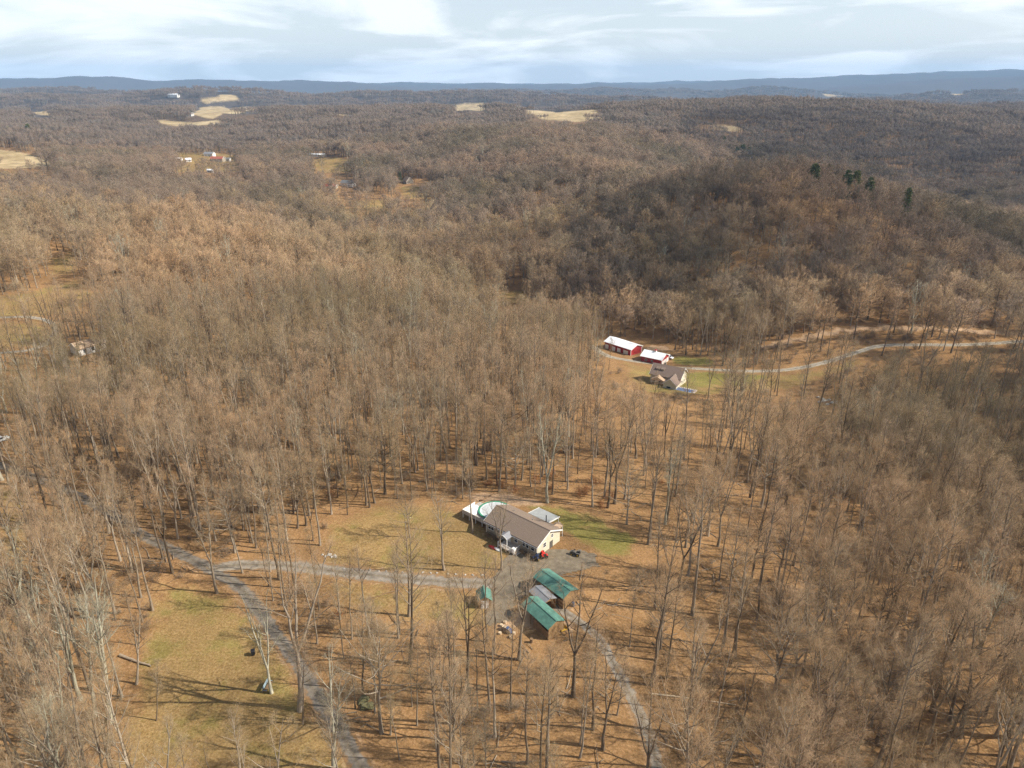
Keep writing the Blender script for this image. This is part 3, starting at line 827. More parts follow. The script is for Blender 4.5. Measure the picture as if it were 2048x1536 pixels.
def scatter_object(name, protos, pts, rot, scl, idx, label, cat):
    """one stuff object: points that carry instances of the given meshes"""
    pc = bpy.data.collections.new(name + '_shapes')
    for k, me in enumerate(protos):
        pc.objects.link(bpy.data.objects.new('%s_shape_%02d' % (name, k), me))
    me = bpy.data.meshes.new(name)
    me.vertices.add(len(pts)); me.vertices.foreach_set('co', np.asarray(pts, np.float32).ravel())
    for nm, ty, key, arr in (('rot', 'FLOAT_VECTOR', 'vector', rot), ('scl', 'FLOAT_VECTOR', 'vector', scl), ('idx', 'INT', 'value', idx)):
        at = me.attributes.new(nm, ty, 'POINT')
        at.data.foreach_set(key, np.asarray(arr, np.int32 if ty == 'INT' else np.float32).ravel())
    o = link(name, me)
    ng = bpy.data.node_groups.new(name + '_nodes', 'GeometryNodeTree')
    ng.interface.new_socket('Geometry', in_out='INPUT', socket_type='NodeSocketGeometry')
    ng.interface.new_socket('Geometry', in_out='OUTPUT', socket_type='NodeSocketGeometry')
    gi = ng.nodes.new('NodeGroupInput'); go = ng.nodes.new('NodeGroupOutput')
    ci = ng.nodes.new('GeometryNodeCollectionInfo'); ci.inputs['Collection'].default_value = pc
    ci.inputs['Separate Children'].default_value = True; ci.inputs['Reset Children'].default_value = True
    ip = ng.nodes.new('GeometryNodeInstanceOnPoints'); ip.inputs['Pick Instance'].default_value = True
    def attr(nm, ty):
        a = ng.nodes.new('GeometryNodeInputNamedAttribute'); a.data_type = ty; a.inputs['Name'].default_value = nm; return a.outputs['Attribute']
    ng.links.new(gi.outputs[0], ip.inputs['Points']); ng.links.new(ci.outputs[0], ip.inputs['Instance'])
    ng.links.new(attr('idx', 'INT'), ip.inputs['Instance Index'])
    ng.links.new(attr('rot', 'FLOAT_VECTOR'), ip.inputs['Rotation']); ng.links.new(attr('scl', 'FLOAT_VECTOR'), ip.inputs['Scale'])
    ng.links.new(ip.outputs[0], go.inputs[0])
    md = o.modifiers.new('scatter', 'NODES'); md.node_group = ng
    return tag(o, label, cat, kind='stuff')

# what the photograph lets one see past the wood: crowns seldom stand across these
KEEP = [
 (0.84, [(920,992),(1000,985),(1130,1005),(1265,1065),(1260,1115),(1185,1135),(1160,1205),(1110,1270),(1030,1262),(930,1240),(930,1185),(860,1180),(640,1160),(640,1125),(700,1060),(780,1015),(900,1005)]),
 (0.985, [(1185,662),(1300,668),(1440,705),(1440,792),(1290,785),(1190,735)]),
 (0.72, [(1400,712),(1560,735),(1750,678),(2060,668),(2060,702),(1770,712),(1680,770),(1600,785),(1420,785)]), (0.95, [(1560,730),(1660,715),(1760,682),(2070,672),(2070,700),(1770,704),(1680,732),(1570,752)]),
 (0.95, [(1520,640),(1740,640),(2060,650),(2060,680),(1740,672),(1540,705)]),
 (0.62, [(-20,600),(110,590),(118,700),(-20,745)]), (0.6, [(90,500),(190,500),(190,600),(90,600)]),
 (0.72, [(330,1165),(450,1190),(590,1400),(700,1545),(240,1545),(300,1320)]),
 (0.55, [(425,1120),(520,1120),(640,1128),(640,1162),(500,1175),(600,1320),(740,1536),(680,1536),(560,1320),(430,1160),(300,1090),(320,1075)]),
 (0.30, [(640,1160),(960,1180),(1000,1260),(1180,1250),(1290,1400),(1340,1536),(740,1536),(600,1290)]),
 (0.50, [(1180,1260),(1240,1300),(1340,1536),(1280,1536)]),
 (0.30, [(1190,1120),(1500,1200),(1600,1400),(1420,1536),(1320,1536)]),
 (0.95, [(345,300),(475,300),(485,345),(345,345)]), (0.96, [(612,300),(700,300),(705,345),(620,345)]), (0.94, [(670,348),(722,350),(722,378),(670,378)]), (0.95, [(785,346),(850,346),(850,378),(785,378)]), (0.6, [(650,365),(870,365),(880,425),(690,425),(640,395)]), (0.9, [(160,680),(195,680),(195,715),(160,715)]),
 (0.8, [(995,575),(1055,575),(1055,610),(995,610)]), (0.8, [(930,960),(1160,960),(1240,1050),(1100,1010),(930,995)]),
 (0.97, [(-20,292),(50,300),(120,326),(120,342),(-20,342)]), (0.9, [(1620,785),(1680,785),(1680,820),(1620,820)]),
] + [(0.97, p) for p in (
    [(398,205),(425,189),(462,186),(488,195),(455,206),(420,212)], [(378,230),(400,213),(440,212),(480,214),(534,211),(524,224),(480,229),(425,241)], [(900,224),(930,199),(976,205),(976,222)], [(1030,226),(1060,216),(1210,226),(1206,240),(1150,247),(1080,241)],
    [(58,220),(110,223),(104,233),(60,231)], [(658,226),(700,227),(694,236)], [(1560,192),(1635,186),(1700,190),(1660,200)], [(1398,247),(1470,251),(1510,264),(1440,262)], [(300,236),(445,238),(445,252),(330,253)])]
KEEP = [(p, np.array(q, float)) for p, q in KEEP]

def tree_density(x, y):
    """1 in closed wood, 0 on lawns, roads, fields and by the buildings"""
    m = np.ones(len(x)); dd = np.hypot(x, y)
    for polys, w in ((LAWNS, 1.5), (GREENS, 1.5), (FIELDS, 3.0), (DIRTS, 1.0), (BPADS, 1.5)):
        for p in polys:
            c = p.mean(0); k = np.hypot(x - c[0], y - c[1]) < np.hypot(*(p - c).T).max() + 20
            if k.any(): m[k] *= sdist(p, x[k], y[k]) < -w * 0.6
    court_p = gpoly(COURT); k = dd < 300
    m[k] *= sdist(court_p, x[k], y[k]) < -1.2
    for nm, w in (('lane', 3.0), ('drive', 3.6), ('lower', 2.7), ('barn', 4.5), ('loop', 4.0), ('track', 3.4)):
        k = dd < 700
        m[k] *= ldist(lines[nm], x[k], y[k]) > w
    return m

def seen_past(x, y, z, h, g):
    ok = np.ones(len(x), bool); u01 = g.random(len(x)); jx = g.normal(0, 1, len(x)); jy = g.normal(0, 1, len(x))
    for pr, q in KEEP:
        hit = np.zeros(len(x), bool)
        size = np.hypot(q[:, 0].max() - q[:, 0].min(), q[:, 1].max() - q[:, 1].min())
        for f in (0.5, 0.65, 0.8, 0.97):
            u, v = project(np.stack([x, y, z + h * f], -1))
            u = u + jx * size * 0.06; v = v + jy * size * 0.03
            box = (u > q[:, 0].min()) & (u < q[:, 0].max()) & (v > q[:, 1].min()) & (v < q[:, 1].max())
            if box.any():
                s = np.zeros(len(x), bool); s[box] = sdist(q, u[box], v[box]) > 0; hit |= s
        ok &= ~(hit & (u01 < pr))
    return ok

def field_points(d0, d1, sp, half, g):
    n = int(math.ceil(d1 * 2 / sp))
    xs = np.arange(-d1, d1, sp); ys = np.arange(0, d1, sp)
    X, Y = np.meshgrid(xs, ys); X = X.ravel() + g.uniform(-.46, .46, X.size) * sp; Y = Y.ravel() + g.uniform(-.46, .46, Y.size) * sp
    D = np.hypot(X, Y); A = np.degrees(np.arctan2(X, Y))
    k = (D > d0) & (D < d1) & (np.abs(A) < half)
    return X[k], Y[k]

# trees traced singly from the photograph: (foot u, v, kind, height in metres, lean x, lean y, label)
HAND = [
 (140,1528,'pale',22,0.03,0.02,'big pale sycamore forking low and leaning out over the lawn edge'),
 (222,1446,'pale',30,0.12,0.0,'tall pale twin-stemmed tree beside the dry lawn strip'),
 (190,1432,'pale',26,0.10,0.0,'slimmer pale tree close behind the tall pale twin-stemmed tree'),
 (273,1368,'forked',18,0.2,0,'dark forked tree beside the fallen log at the lawn edge'),
 (313,1441,'slender',13,0.19,0,'slender whitish young tree standing alone on the lawn edge'),
 (345,1146,'forked',24,0.0,0,'stout leaning tree with yellowish twigs on the lawn beside the lane bend'),
 (434,1186,'forked',21,0.0,0,'twin dark trunks on the lawn tip where driveway meets lane'),
 (485,1146,'tall',19,0.0,0,'straight tree leaning over the driveway mouth'),
 (541,1143,'slender',17,0.02,0,'thin trunk on the lower edge of the driveway near its mouth'),
 (275,1052,'broad',17,0,0,'dark branching tree above the lane where it enters the wood'),
 (543,1386,'pale',20,-0.03,0.05,'many-stemmed pale tree leaning over the blue-grey bench'),
 (600,1421,'forked',33,0.14,0,'very tall dark tree between bench and lane'),
 (606,1448,'slender',18,0.13,0,'slender pole just beside the very tall dark tree by the lane'),
 (668,1540,'pale',24,0.10,0,'pale forked tree growing right at the lane edge'),
 (704,1278,'tall',19,0.06,0,'dark straight tree on the leaf slope below the driveway grass'),
 (726,1381,'slender',20,0.06,0,'slender tree above the two mossy boulders'),
 (750,1424,'slender',19,0.06,0,'slender pale pole right beside the mossy boulders'),
 (763,1466,'broad',20,0.06,0,'dark oak with a dense low crown near the mossy boulders'),
 (781,1470,'slender',15,0.06,0,'thin young tree close to the dark dense-crowned oak'),
 (820,1327,'forked',27,0.06,0,'tall grey forked tree in the middle of the leaf slope'),
 (834,1451,'slender',17,0.06,0,'thin pole standing beside the round dark stump'),
 (884,1389,'slender',18,0.06,0,'thin straight pole between forked trees on the leaf slope'),
 (873,1503,'slender',15,0,0,'thin branchless pole low on the leaf slope'),
 (906,1481,'forked',18,0.05,0,'crooked tree leaning across the lower leaf slope'),
 (937,1385,'forked',25,0.04,0,'dark swaying forked tree below the small green-roofed shed'),
 (979,1421,'tall',23,0,0,'straight tree below the woodpile'),
 (974,1283,'tall',21,0,0,'straight dark tree beside the small shed and gravel'),
 (988,1308,'tall',22,0,0,'straight trunk just below the gravel turnaround'),
 (1038,1319,'forked',24,0,0,'dark forked tree in front of the green-roofed pole barn'),
 (818,1232,'forked',24,0.02,0,'wide U-shaped forked tree on the grass below the driveway'),
 (1054,1528,'tall',22,0,0,'straight trunk low between leaf slope and lower drive'),
 (1093,1540,'tall',23,0,0,'dark straight tree on the bank of the lower drive'),
 (1146,1393,'forked',26,0,0,'big many-branched tree beside the bend of the lower drive'),
 (1206,1499,'forked',21,0.05,0,'forked tree on the inside of the lower drive bend'),
 (1186,1459,'tall',23,0,0,'straight tree just inside the lower drive bend'),
 (1333,1357,'tall',21,0,0,'straight tree on open leaf litter across the lower drive'),
 (1368,1472,'forked',26,0.10,0,'dark leaning forked tree just across the lower drive'),
 (1382,1425,'slender',19,0,0,'slender pole behind the dark leaning forked tree'),
 (1417,1507,'tall',23,0.05,0,'dark straight tree near the pale fallen trunk'),
 (1473,1494,'tall',19,0.06,0,'dark trunk casting a long shadow over bare leaf litter'),
 (1618,1304,'forked',21,0.02,0,'V-shaped pair of trunks beside the mossy hollow'),
 (1651,1341,'forked',23,0,0,'dark many-limbed tree standing in the mossy hollow'),
 (820,1075,'broad',12,0,0,'small round-crowned tree alone on the front lawn'),
 (888,1140,'forked',20,0,0,'tall thin-limbed tree on the lawn edge above the driveway'),
 (1003,1140,'forked',20,0.0,0,'forked tree at the corner of lawn and parking court'),
 (945,1065,'tall',19,0,0,'straight tree on the front lawn close to the porch'),
]
def plant_forest():
    g = np.random.default_rng(99)
    hand = []
    for (u, v, kind, h, lx, ly, lab) in HAND:
        p = ground(u, min(v, 1534)) if v < 1536 else ground(u, v)
        hand.append((p.x, p.y, p.z, kind, h, lx, ly, lab))
    hx = np.array([[a[0], a[1]] for a in hand])
    # ---- near wood
    X, Y = field_points(58, 340, 4.65, 50, g)
    k = tree_density(X, Y) > g.random(len(X)); X, Y = X[k], Y[k]
    md = np.min(np.hypot(X[:, None] - hx[None, :, 0], Y[:, None] - hx[None, :, 1]), 1); k = md > 2.6; X, Y = X[k], Y[k]
    # more poles close by, where the photograph shows trunk behind trunk
    EX, EY = field_points(58, 135, 5.6, 50, g)
    k = (tree_density(EX, EY) > 0) & (g.random(len(EX)) < 0.62); EX, EY = EX[k], EY[k]
    k = np.min(np.hypot(EX[:, None] - hx[None, :, 0], EY[:, None] - hx[None, :, 1]), 1) > 2.0; EX, EY = EX[k], EY[k]
    k = np.min(np.hypot(EX[:, None] - X[None], EY[:, None] - Y[None]), 1) > 1.6; X, Y = np.concatenate([X, EX[k]]), np.concatenate([Y, EY[k]])
    st = fbm(X / 60, Y / 60, 3, 51)
    # the open leaf slope keeps mostly slender poles, the hollow beyond the lower drive broad dense crowns
    D = np.hypot(X, Y); A = np.degrees(np.arctan2(X, Y))
    slope = (D < 130) & (A > -24) & (A < 14)
    rightw = (A > 17) & (D < 230)
    k = ~(slope & (g.random(len(X)) < 0.25)) & ~((A > 4) & (A < 27) & (D < 185) & (g.random(len(X)) < 0.64)) & ~((A > 27) & (D < 200) & (g.random(len(X)) < 0.3)); X, Y, st, D, A, slope, rightw = X[k], Y[k], st[k], D[k], A[k], slope[k], rightw[k]
    u = g.random(len(X))
    kind = np.where(u < 0.46, 'tall', np.where(u < 0.70, 'forked', np.where(u < 0.93, 'slender', 'broad'))).astype(object)
    kind = np.where(slope & (u > 0.48), 'slender', kind)
    kind = np.where(rightw & (A > 24) & (g.random(len(X)) < 0.25), 'broad', kind)
    leftw = (A < -30) & (D < 130) & (g.random(len(X)) < 0.13)
    kind = np.where(leftw, 'pale', kind)
    kind = np.where((g.random(len(X)) < 0.02), 'pale', kind)
    base = dict(tall=23.5, forked=22, broad=17.5, slender=16, pale=23)
    H = np.array([base[q] for q in kind]) * np.clip(1 + 0.16 * st + g.normal(0, 0.15, len(X)), .55, 1.4)
    Z = terrain(X, Y)
    k = seen_past(X, Y, Z, H, g); X, Y, Z, H, kind, D, A = X[k], Y[k], Z[k], H[k], kind[k], D[k], A[k]
    pu, pv = project(np.stack([X, Y, Z + H * 0.75], -1)); bu, bv = project(np.stack([X, Y, Z], -1))
    inview = (pu > -60) & (pu < 2108) & (pv < 1560)
    lane = lines['lane']; low = lines['lower']
    size = np.where(inview, H / D, 0)
    order = np.argsort(-size)
    n_ind = 298 - len(hand)
    ind = order[:n_ind]; rest = order[n_ind:]
    rest = rest[(pu[rest] > -500) & (pu[rest] < 2500)]
    cnt = {}
    def stand(name, kd, x, y, z, h, lx, ly, label, group, gr):
        L = KIND[kd]; cnt[kd] = cnt.get(kd, -1) + 1
        t, c, b, h0 = L[cnt[kd] % len(L)]
        s = h / h0
        e = empty(name, (x, y, z - 0.05), gr.uniform(0, 6.28))
        if lx or ly:
            e.rotation_mode = 'XYZ'; rz = 0.0
            e.rotation_euler = (-math.atan(ly), math.atan(lx), rz)
        else:
            e.rotation_euler = (gr.normal(0, .03), gr.normal(0, .03), gr.uniform(0, 6.28))
        w = s * gr.uniform(0.92, 1.1)
        e.scale = (w, w, s)
        link('trunk', t, e); link('crown', c, e)
        tag(e, label, 'tree', group)
    for (x, y, z, kd, h, lx, ly, lab) in hand:
        stand('pale_tree' if kd == 'pale' else 'bare_tree', kd, x, y, z, h, lx, ly, lab, None, g)
    words = dict(tall='straight narrow-crowned bare tree', forked='forked bare tree', slender='thin young bare tree',
                 broad='broad round-crowned bare tree', pale='pale-barked bare tree')
    size_w = ('low ', '', 'very tall ')
    for i in ind:
        a, d = A[i], D[i]
        side_lane = ldist(lane, np.array([X[i]]), np.array([Y[i]]))[0]
        xl = np.interp(Y[i], lane[:, 1], lane[:, 0]); xr = np.interp(Y[i], low[:, 1], low[:, 0])
        if Y[i] > 128 and abs(a) < 20: place, grp = 'in the tall wood behind the ranch house', 'tall wood behind the ranch house'
        elif X[i] < xl and Y[i] < 135: place, grp = 'in the wood beyond the dry lawn strip', 'wood beyond the dry lawn strip'
        elif Y[i] < 104 and X[i] < xr: place, grp = 'on the open leaf slope between lane and lower drive', 'open leaf slope between the drives'
        elif X[i] >= xr and Y[i] < 128: place, grp = 'in the hollow wood across the lower drive', 'hollow wood across the lower drive'
        elif X[i] < 0: place, grp = 'in the wood along the upper side of the driveway', 'wood above the driveway'
        else: place, grp = 'in the wood past the parking court and green lawn', 'wood past the parking court'
        stand('pale_tree' if kind[i] == 'pale' else 'bare_tree', kind[i], X[i], Y[i], Z[i], H[i], 0, 0, size_w[int(np.searchsorted([17.5, 25.5], H[i]))] + words[kind[i]] + ' ' + place, grp + ', ' + size_w[int(np.searchsorted([17.5, 25.5], H[i]))] + kind[i] + ' trees', g)
    # ---- everything past the three hundred: one object
    protos, pidx, ph = [], {}, []
    for kd in KIND:
        pidx[kd] = (len(protos), len(KIND[kd]))
        for t in KIND[kd]: protos.append(t[2]); ph.append(t[3])
    pts, rot, scl, idx = [], [], [], []
    for i in rest:
        b0, n = pidx[kind[i]]; k = b0 + int(g.integers(n)); s = H[i] / ph[k]; w = s * g.uniform(.9, 1.15)
        pts.append((X[i], Y[i], Z[i] - .05)); rot.append((g.normal(0, .03), g.normal(0, .03), g.uniform(0, 6.28))); scl.append((w, w, s)); idx.append(k)
    # ---- middle distance
    b0 = len(protos); protos += LITE + LITE_GREY
    MX, MY = field_points(340, 1250, 5.9, 41, g)
    k = tree_density(MX, MY) > g.random(len(MX)); MX, MY = MX[k], MY[k]; MZ = terrain(MX, MY)
    stand_h = fbm(MX / 120, MY / 120, 3, 61)
    thin = ((np.degrees(np.arctan2(MX, MY)) > 3) | (np.hypot(MX, MY) > 700)) & (g.random(len(MX)) < 0.27); MX, MY, MZ, stand_h = MX[~thin], MY[~thin], MZ[~thin], stand_h[~thin]
    MH = 19.5 * np.clip(1 + 0.22 * stand_h + g.normal(0, .18, len(MX)), .45, 1.45)
    gap = fbm(MX / 45, MY / 45, 3, 66); keepm = (g.random(len(MX)) > np.where(gap < -0.28, .6, .06)); MX, MY, MZ, MH, stand_h = MX[keepm], MY[keepm], MZ[keepm], MH[keepm], stand_h[keepm]
    k = seen_past(MX, MY, MZ, MH, g); MX, MY, MZ, MH = MX[k], MY[k], MZ[k], MH[k]
    mi = np.where(g.random(len(MX)) < 0.025, 8, g.integers(0, 8, len(MX)))
    az_ = np.degrees(np.arctan2(MX, MY)); oak = (az_ > 3) & (stand_h[k] > -0.3) | (np.hypot(MX, MY) > 700)
    mi = np.where(oak & (g.random(len(MX)) < 0.72) & (mi < 8), 5 + g.integers(0, 3, len(MX)), mi)
    md_ = np.hypot(MX, MY); pg = np.clip(sstep(480, 760, md_ + 170 * fbm(MX / 140, MY / 140, 3, 68)) + 0.55 * (az_ > 4) * sstep(330, 420, md_), 0, 0.95)
    mi = np.where((g.random(len(MX)) < pg) & (mi != 8), 9 + g.integers(0, 7, len(MX)), mi)
    s = MH / 22.0; w = s * g.uniform(.95, 1.25, len(MX)) * (1 + 0.25 * sstep(600, 1200, np.hypot(MX, MY)))
    pts = np.concatenate([np.array(pts), np.stack([MX, MY, MZ - .05], -1)])
    rot = np.concatenate([np.array(rot), np.stack([g.normal(0, .03, len(MX)), g.normal(0, .03, len(MX)), g.uniform(0, 6.28, len(MX))], -1)])
    scl = np.concatenate([np.array(scl), np.stack([w, w, s], -1)]); idx = np.concatenate([np.array(idx), b0 + mi])
    # ---- far hills: clumps
    b0 = len(protos); protos += CLUMP
    for (d0, d1, sp, sc) in ((1250, 3200, 24, 1.0), (3200, 8000, 52, 1.6)):
        FX, FY = field_points(d0, d1, sp, 38, g)
        m = np.ones(len(FX), bool)
        for p in FIELDS: m &= sdist(p, FX, FY) < -8
        open_ = fbm(FX / 500, FY / 500, 3, 71) > 0.42
        m &= ~(open_ & (np.hypot(FX, FY) > 2600) & (g.random(len(FX)) < .9))
        FX, FY = FX[m], FY[m]; FZ = terrain(FX, FY)
        k = seen_past(FX, FY, FZ, np.full(len(FX), 20.0), g); FX, FY, FZ = FX[k], FY[k], FZ[k]
        n = len(FX); s = sc * g.uniform(.85, 1.15, n)
        pts = np.concatenate([pts, np.stack([FX, FY, FZ - .3], -1)]); rot = np.concatenate([rot, np.stack([np.zeros(n), np.zeros(n), g.uniform(0, 6.28, n)], -1)])
        scl = np.concatenate([scl, np.stack([s, s, s * g.uniform(.85, 1.1, n) / (sc ** .35)], -1)]); idx = np.concatenate([idx, b0 + g.integers(0, 4, n)])
    print('forest instances', len(pts), 'individual', len(ind) + len(hand))
    scatter_object('forest', protos, pts, rot, scl, idx, 'leafless brown forest covering the valley and hills', 'forest')
    # ---- undergrowth
    BX, BY = field_points(62, 430, 3.6, 46, g); kk = (np.hypot(BX, BY) < 330) | (np.degrees(np.arctan2(BX, BY)) > 6); BX, BY = BX[kk], BY[kk]
    m = tree_density(BX, BY) > 0
    dn = fbm(BX / 18, BY / 18, 3, 81); D = np.hypot(BX, BY); A = np.degrees(np.arctan2(BX, BY))
    pr = np.where(dn > 0.12, 0.42, 0.05); pr = np.where((D < 130) & (A > -24) & (A < 14), pr * 0.6, pr); pr = np.where((A < -26) & (D < 160), pr * 1.8, pr); pr = np.where((A > 9) & (D > 285), np.where(dn > -0.1, 0.55, 0.12), pr)
    m &= g.random(len(BX)) < pr
    BX, BY = BX[m], BY[m]; n = len(BX); s = g.uniform(.6, 1.25, n)
    bi = g.integers(0, 3, n)
    rx, ry = ground(1105, 985).xy
    bi = np.where((np.hypot((BX - rx) / 2.2, BY - ry) < 10), 3 + g.integers(0, 2, n), bi)
    bi = np.where(g.random(n) < 0.02, 3, bi)
    scatter_object('undergrowth', BUSH + RUST, np.stack([BX, BY, terrain(BX, BY) - .03], -1), np.stack([np.zeros(n), np.zeros(n), g.uniform(0, 6.28, n)], -1), np.stack([s * 1.15, s * 1.15, s], -1), bi,
                   'low leafless brown brush scattered under the trees', 'undergrowth')
plant_forest()

def forest_debris():
    g = np.random.default_rng(55); protos = []
    for q in range(4):
        n = 5 + q; G = Geo(); a = g.uniform(0, 6.28, n); L = g.uniform(.8, 4.2, n)
        st = np.stack([g.normal(0, .9, n), g.normal(0, .9, n), g.uniform(.03, .12, n)], -1); di = np.stack([np.cos(a), np.sin(a), g.uniform(0, .12, n)], -1)
        P = path(st, di, L, np.zeros(n), 4, g, .03); Rr = g.uniform(.03, .085, n)[:, None] * np.linspace(1, .4, 4)[None]
        V, Q = tubes(P, Rr, 5); G.quads(V, Q)
        s_, d_, r_, t_ = children(P, Rr, 4, .3, 1, (25, 60), g); V, Tn = spikes(s_, s_ + d_ * g.uniform(.3, 1.1, (len(s_), 1)), np.full(len(s_), .018)); G.tris(V, Tn)
        protos.append(G.mesh('debris', ('bark',)))
    X, Y = field_points(64, 200, 4.4, 46, g); k = (tree_density(X, Y) > 0) & (g.random(len(X)) < .34); X, Y = X[k], Y[k]; n = len(X); s_ = g.uniform(.6, 1.4, n)
    scatter_object('fallen_branches', protos, np.stack([X, Y, terrain(X, Y)], -1), np.stack([np.zeros(n), np.zeros(n), g.uniform(0, 6.28, n)], -1), np.stack([s_, s_, s_], -1), g.integers(0, 4, n), 'fallen sticks and limbs littering the forest floor', 'debris')
forest_debris()



# ------------------------------------------------------------------ building helpers
class MB:
    """collects boxes, prisms and polygons; build() links them as one mesh object"""
    def __init__(s): s.v = []; s.f = []
    def poly(s, pts, faces):
        b = len(s.v); s.v += [tuple(p) for p in pts]; s.f += [tuple(b + i for i in f) for f in faces]; return s
    def box(s, x0, x1, y0, y1, z0, z1):
        return s.poly([(x0, y0, z0), (x1, y0, z0), (x1, y1, z0), (x0, y1, z0), (x0, y0, z1), (x1, y0, z1), (x1, y1, z1), (x0, y1, z1)],
                      [(0, 3, 2, 1), (4, 5, 6, 7), (0, 1, 5, 4), (1, 2, 6, 5), (2, 3, 7, 6), (3, 0, 4, 7)])
    def prism(s, prof, axis, a, b_):
        """closed 2-D profile (counter-clockwise) extruded along axis from a to b_"""
        n = len(prof)
        def P(q, t): return {'x': (t, q[0], q[1]), 'y': (q[0], t, q[1]), 'z': (q[0], q[1], t)}[axis]
        return s.poly([P(q, a) for q in prof] + [P(q, b_) for q in prof],
                      [tuple(range(n))[::-1], tuple(range(n, 2 * n))] + [(i, (i + 1) % n, n + (i + 1) % n, n + i) for i in range(n)])
    def cyl(s, c, r, h, n=14, axis='z', r2=None):
        r2 = r if r2 is None else r2; A = [2 * math.pi * i / n for i in range(n)]
        def P(a, rr, t):
            p, q = rr * math.cos(a), rr * math.sin(a)
            return {'z': (c[0] + p, c[1] + q, c[2] + t), 'x': (c[0] + t, c[1] + p, c[2] + q), 'y': (c[0] + p, c[1] + t, c[2] + q)}[axis]
        return s.poly([P(a, r, 0) for a in A] + [P(a, r2, h) for a in A], [tuple(range(n))[::-1], tuple(range(n, 2 * n))] + [(i, (i + 1) % n, n + (i + 1) % n, n + i) for i in range(n)])
    def build(s, name, mat, parent=None, bevel=0.0):
        import bmesh
        me = bpy.data.meshes.new(name); me.from_pydata(s.v, [], s.f)
        bm = bmesh.new(); bm.from_mesh(me); bmesh.ops.recalc_face_normals(bm, faces=bm.faces)
        if bevel: bmesh.ops.bevel(bm, geom=bm.edges[:], offset=bevel, segments=1, affect='EDGES')
        bm.to_mesh(me); bm.free(); me.materials.append(MAT[mat])
        return link(name, me, parent)

def ribbed(name, col, rough=0.4, pitch=0.45, metal=0.0, var=0.12):
    """sheet metal with standing ribs, streaks and dulled patches"""
    m = simple(name, col, rough, var, 0.9, metal, spec=0.4); t = m.node_tree; b = t.nodes['Principled BSDF']
    c = N(t, 'ShaderNodeTexCoord'); w = N(t, 'ShaderNodeTexWave'); w.bands_direction = 'X'; w.inputs['Scale'].default_value = 1 / pitch * 0.314 * 2
    t.links.new(c.outputs['Object'], w.inputs[0])
    bp = N(t, 'ShaderNodeBump'); bp.inputs['Strength'].default_value = 0.4; bp.inputs['Distance'].default_value = 0.03
    t.links.new(w.outputs['Fac'], bp.inputs['Height']); t.links.new(bp.outputs[0], b.inputs['Normal'])
    return m
simple('shingle_brown', (0.215, 0.165, 0.125), 0.95, 0.28, 7.0, bump=0.5, spec=0.1)
simple('shingle_dark', (0.20, 0.15, 0.12), 0.95, 0.25, 5.0, bump=0.4, spec=0.1)
simple('shingle_tan', (0.42, 0.30, 0.20), 0.95, 0.2, 5.0, spec=0.1)
simple('shingle_grey', (0.15, 0.15, 0.145), 0.95, 0.25, 5.0, spec=0.1)
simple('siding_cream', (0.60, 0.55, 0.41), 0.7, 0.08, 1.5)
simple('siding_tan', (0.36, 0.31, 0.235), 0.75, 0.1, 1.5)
simple('siding_white', (0.74, 0.72, 0.67), 0.7, 0.08, 1.5)
simple('trim_white', (0.78, 0.77, 0.73), 0.6, 0.06, 2.0)
simple('block', (0.26, 0.23, 0.19), 0.9, 0.2, 3.0)
simple('glass', (0.025, 0.03, 0.035), 0.08, 0.3, 1.0, spec=0.6)
simple('door_dark', (0.11, 0.10, 0.085), 0.6, 0.2, 2.0)
simple('knob', (0.5, 0.45, 0.3), 0.3, 0.1, 2.0, metal=0.8)
simple('deck_wood', (0.42, 0.38, 0.33), 0.85, 0.2, 2.5)
simple('pine_wood', (0.29, 0.18, 0.085), 0.8, 0.25, 2.0)
simple('dark_wood', (0.22, 0.14, 0.075), 0.85, 0.3, 2.0)
simple('log_wood', (0.30, 0.235, 0.165), 0.9, 0.3, 3.0)
simple('cut_wood', (0.52, 0.40, 0.26), 0.85, 0.2, 6.0)
ribbed('roof_green', (0.085, 0.195, 0.148), 0.6, 0.5, var=0.38)
ribbed('roof_grey', (0.22, 0.222, 0.23), 0.5, 0.5)
ribbed('roof_white', (0.80, 0.81, 0.81), 0.45, 0.5, var=0.05)
ribbed('roof_patio', (0.29, 0.30, 0.29), 0.6, 0.6)
ribbed('siding_red', (0.34, 0.028, 0.030), 0.6, 0.4, var=0.2)
simple('red_paint', (0.55, 0.03, 0.02), 0.35, 0.1, 3.0, spec=0.5)
simple('blue_dark', (0.02, 0.03, 0.07), 0.35, 0.2, 3.0, spec=0.5)
simple('black_plastic', (0.016, 0.016, 0.018), 0.5, 0.2, 3.0)
simple('rubber', (0.02, 0.02, 0.02), 0.9, 0.2, 5.0)
simple('white_paint', (0.78, 0.79, 0.80), 0.25, 0.03, 2.0, spec=0.5)
simple('steel', (0.45, 0.45, 0.46), 0.35, 0.1, 3.0, metal=0.8)
simple('bench_blue', (0.25, 0.33, 0.37), 0.8, 0.25, 4.0)
simple('pool_liner', (0.60, 0.64, 0.63), 0.5, 0.12, 0.8)
simple('pool_green', (0.045, 0.25, 0.145), 0.5, 0.1, 2.0)
simple('pool_wall', (0.48, 0.50, 0.50), 0.5, 0.1, 2.0)
simple('pool_blue', (0.10, 0.15, 0.27), 0.5, 0.45, 0.9)
simple('paving_pink', (0.46, 0.38, 0.33), 0.9, 0.15, 1.5)
simple('moss', (0.115, 0.105, 0.05), 0.95, 0.55, 3.5, bump=0.9)
simple('stone', (0.40, 0.37, 0.32), 0.95, 0.25, 2.0, bump=0.6)
simple('tarp_blue', (0.05, 0.085, 0.17), 0.6, 0.4, 2.0)
simple('yellow', (0.50, 0.30, 0.03), 0.6, 0.2, 2.0)
simple('roof_red', (0.33, 0.10, 0.06), 0.8, 0.2, 1.0)

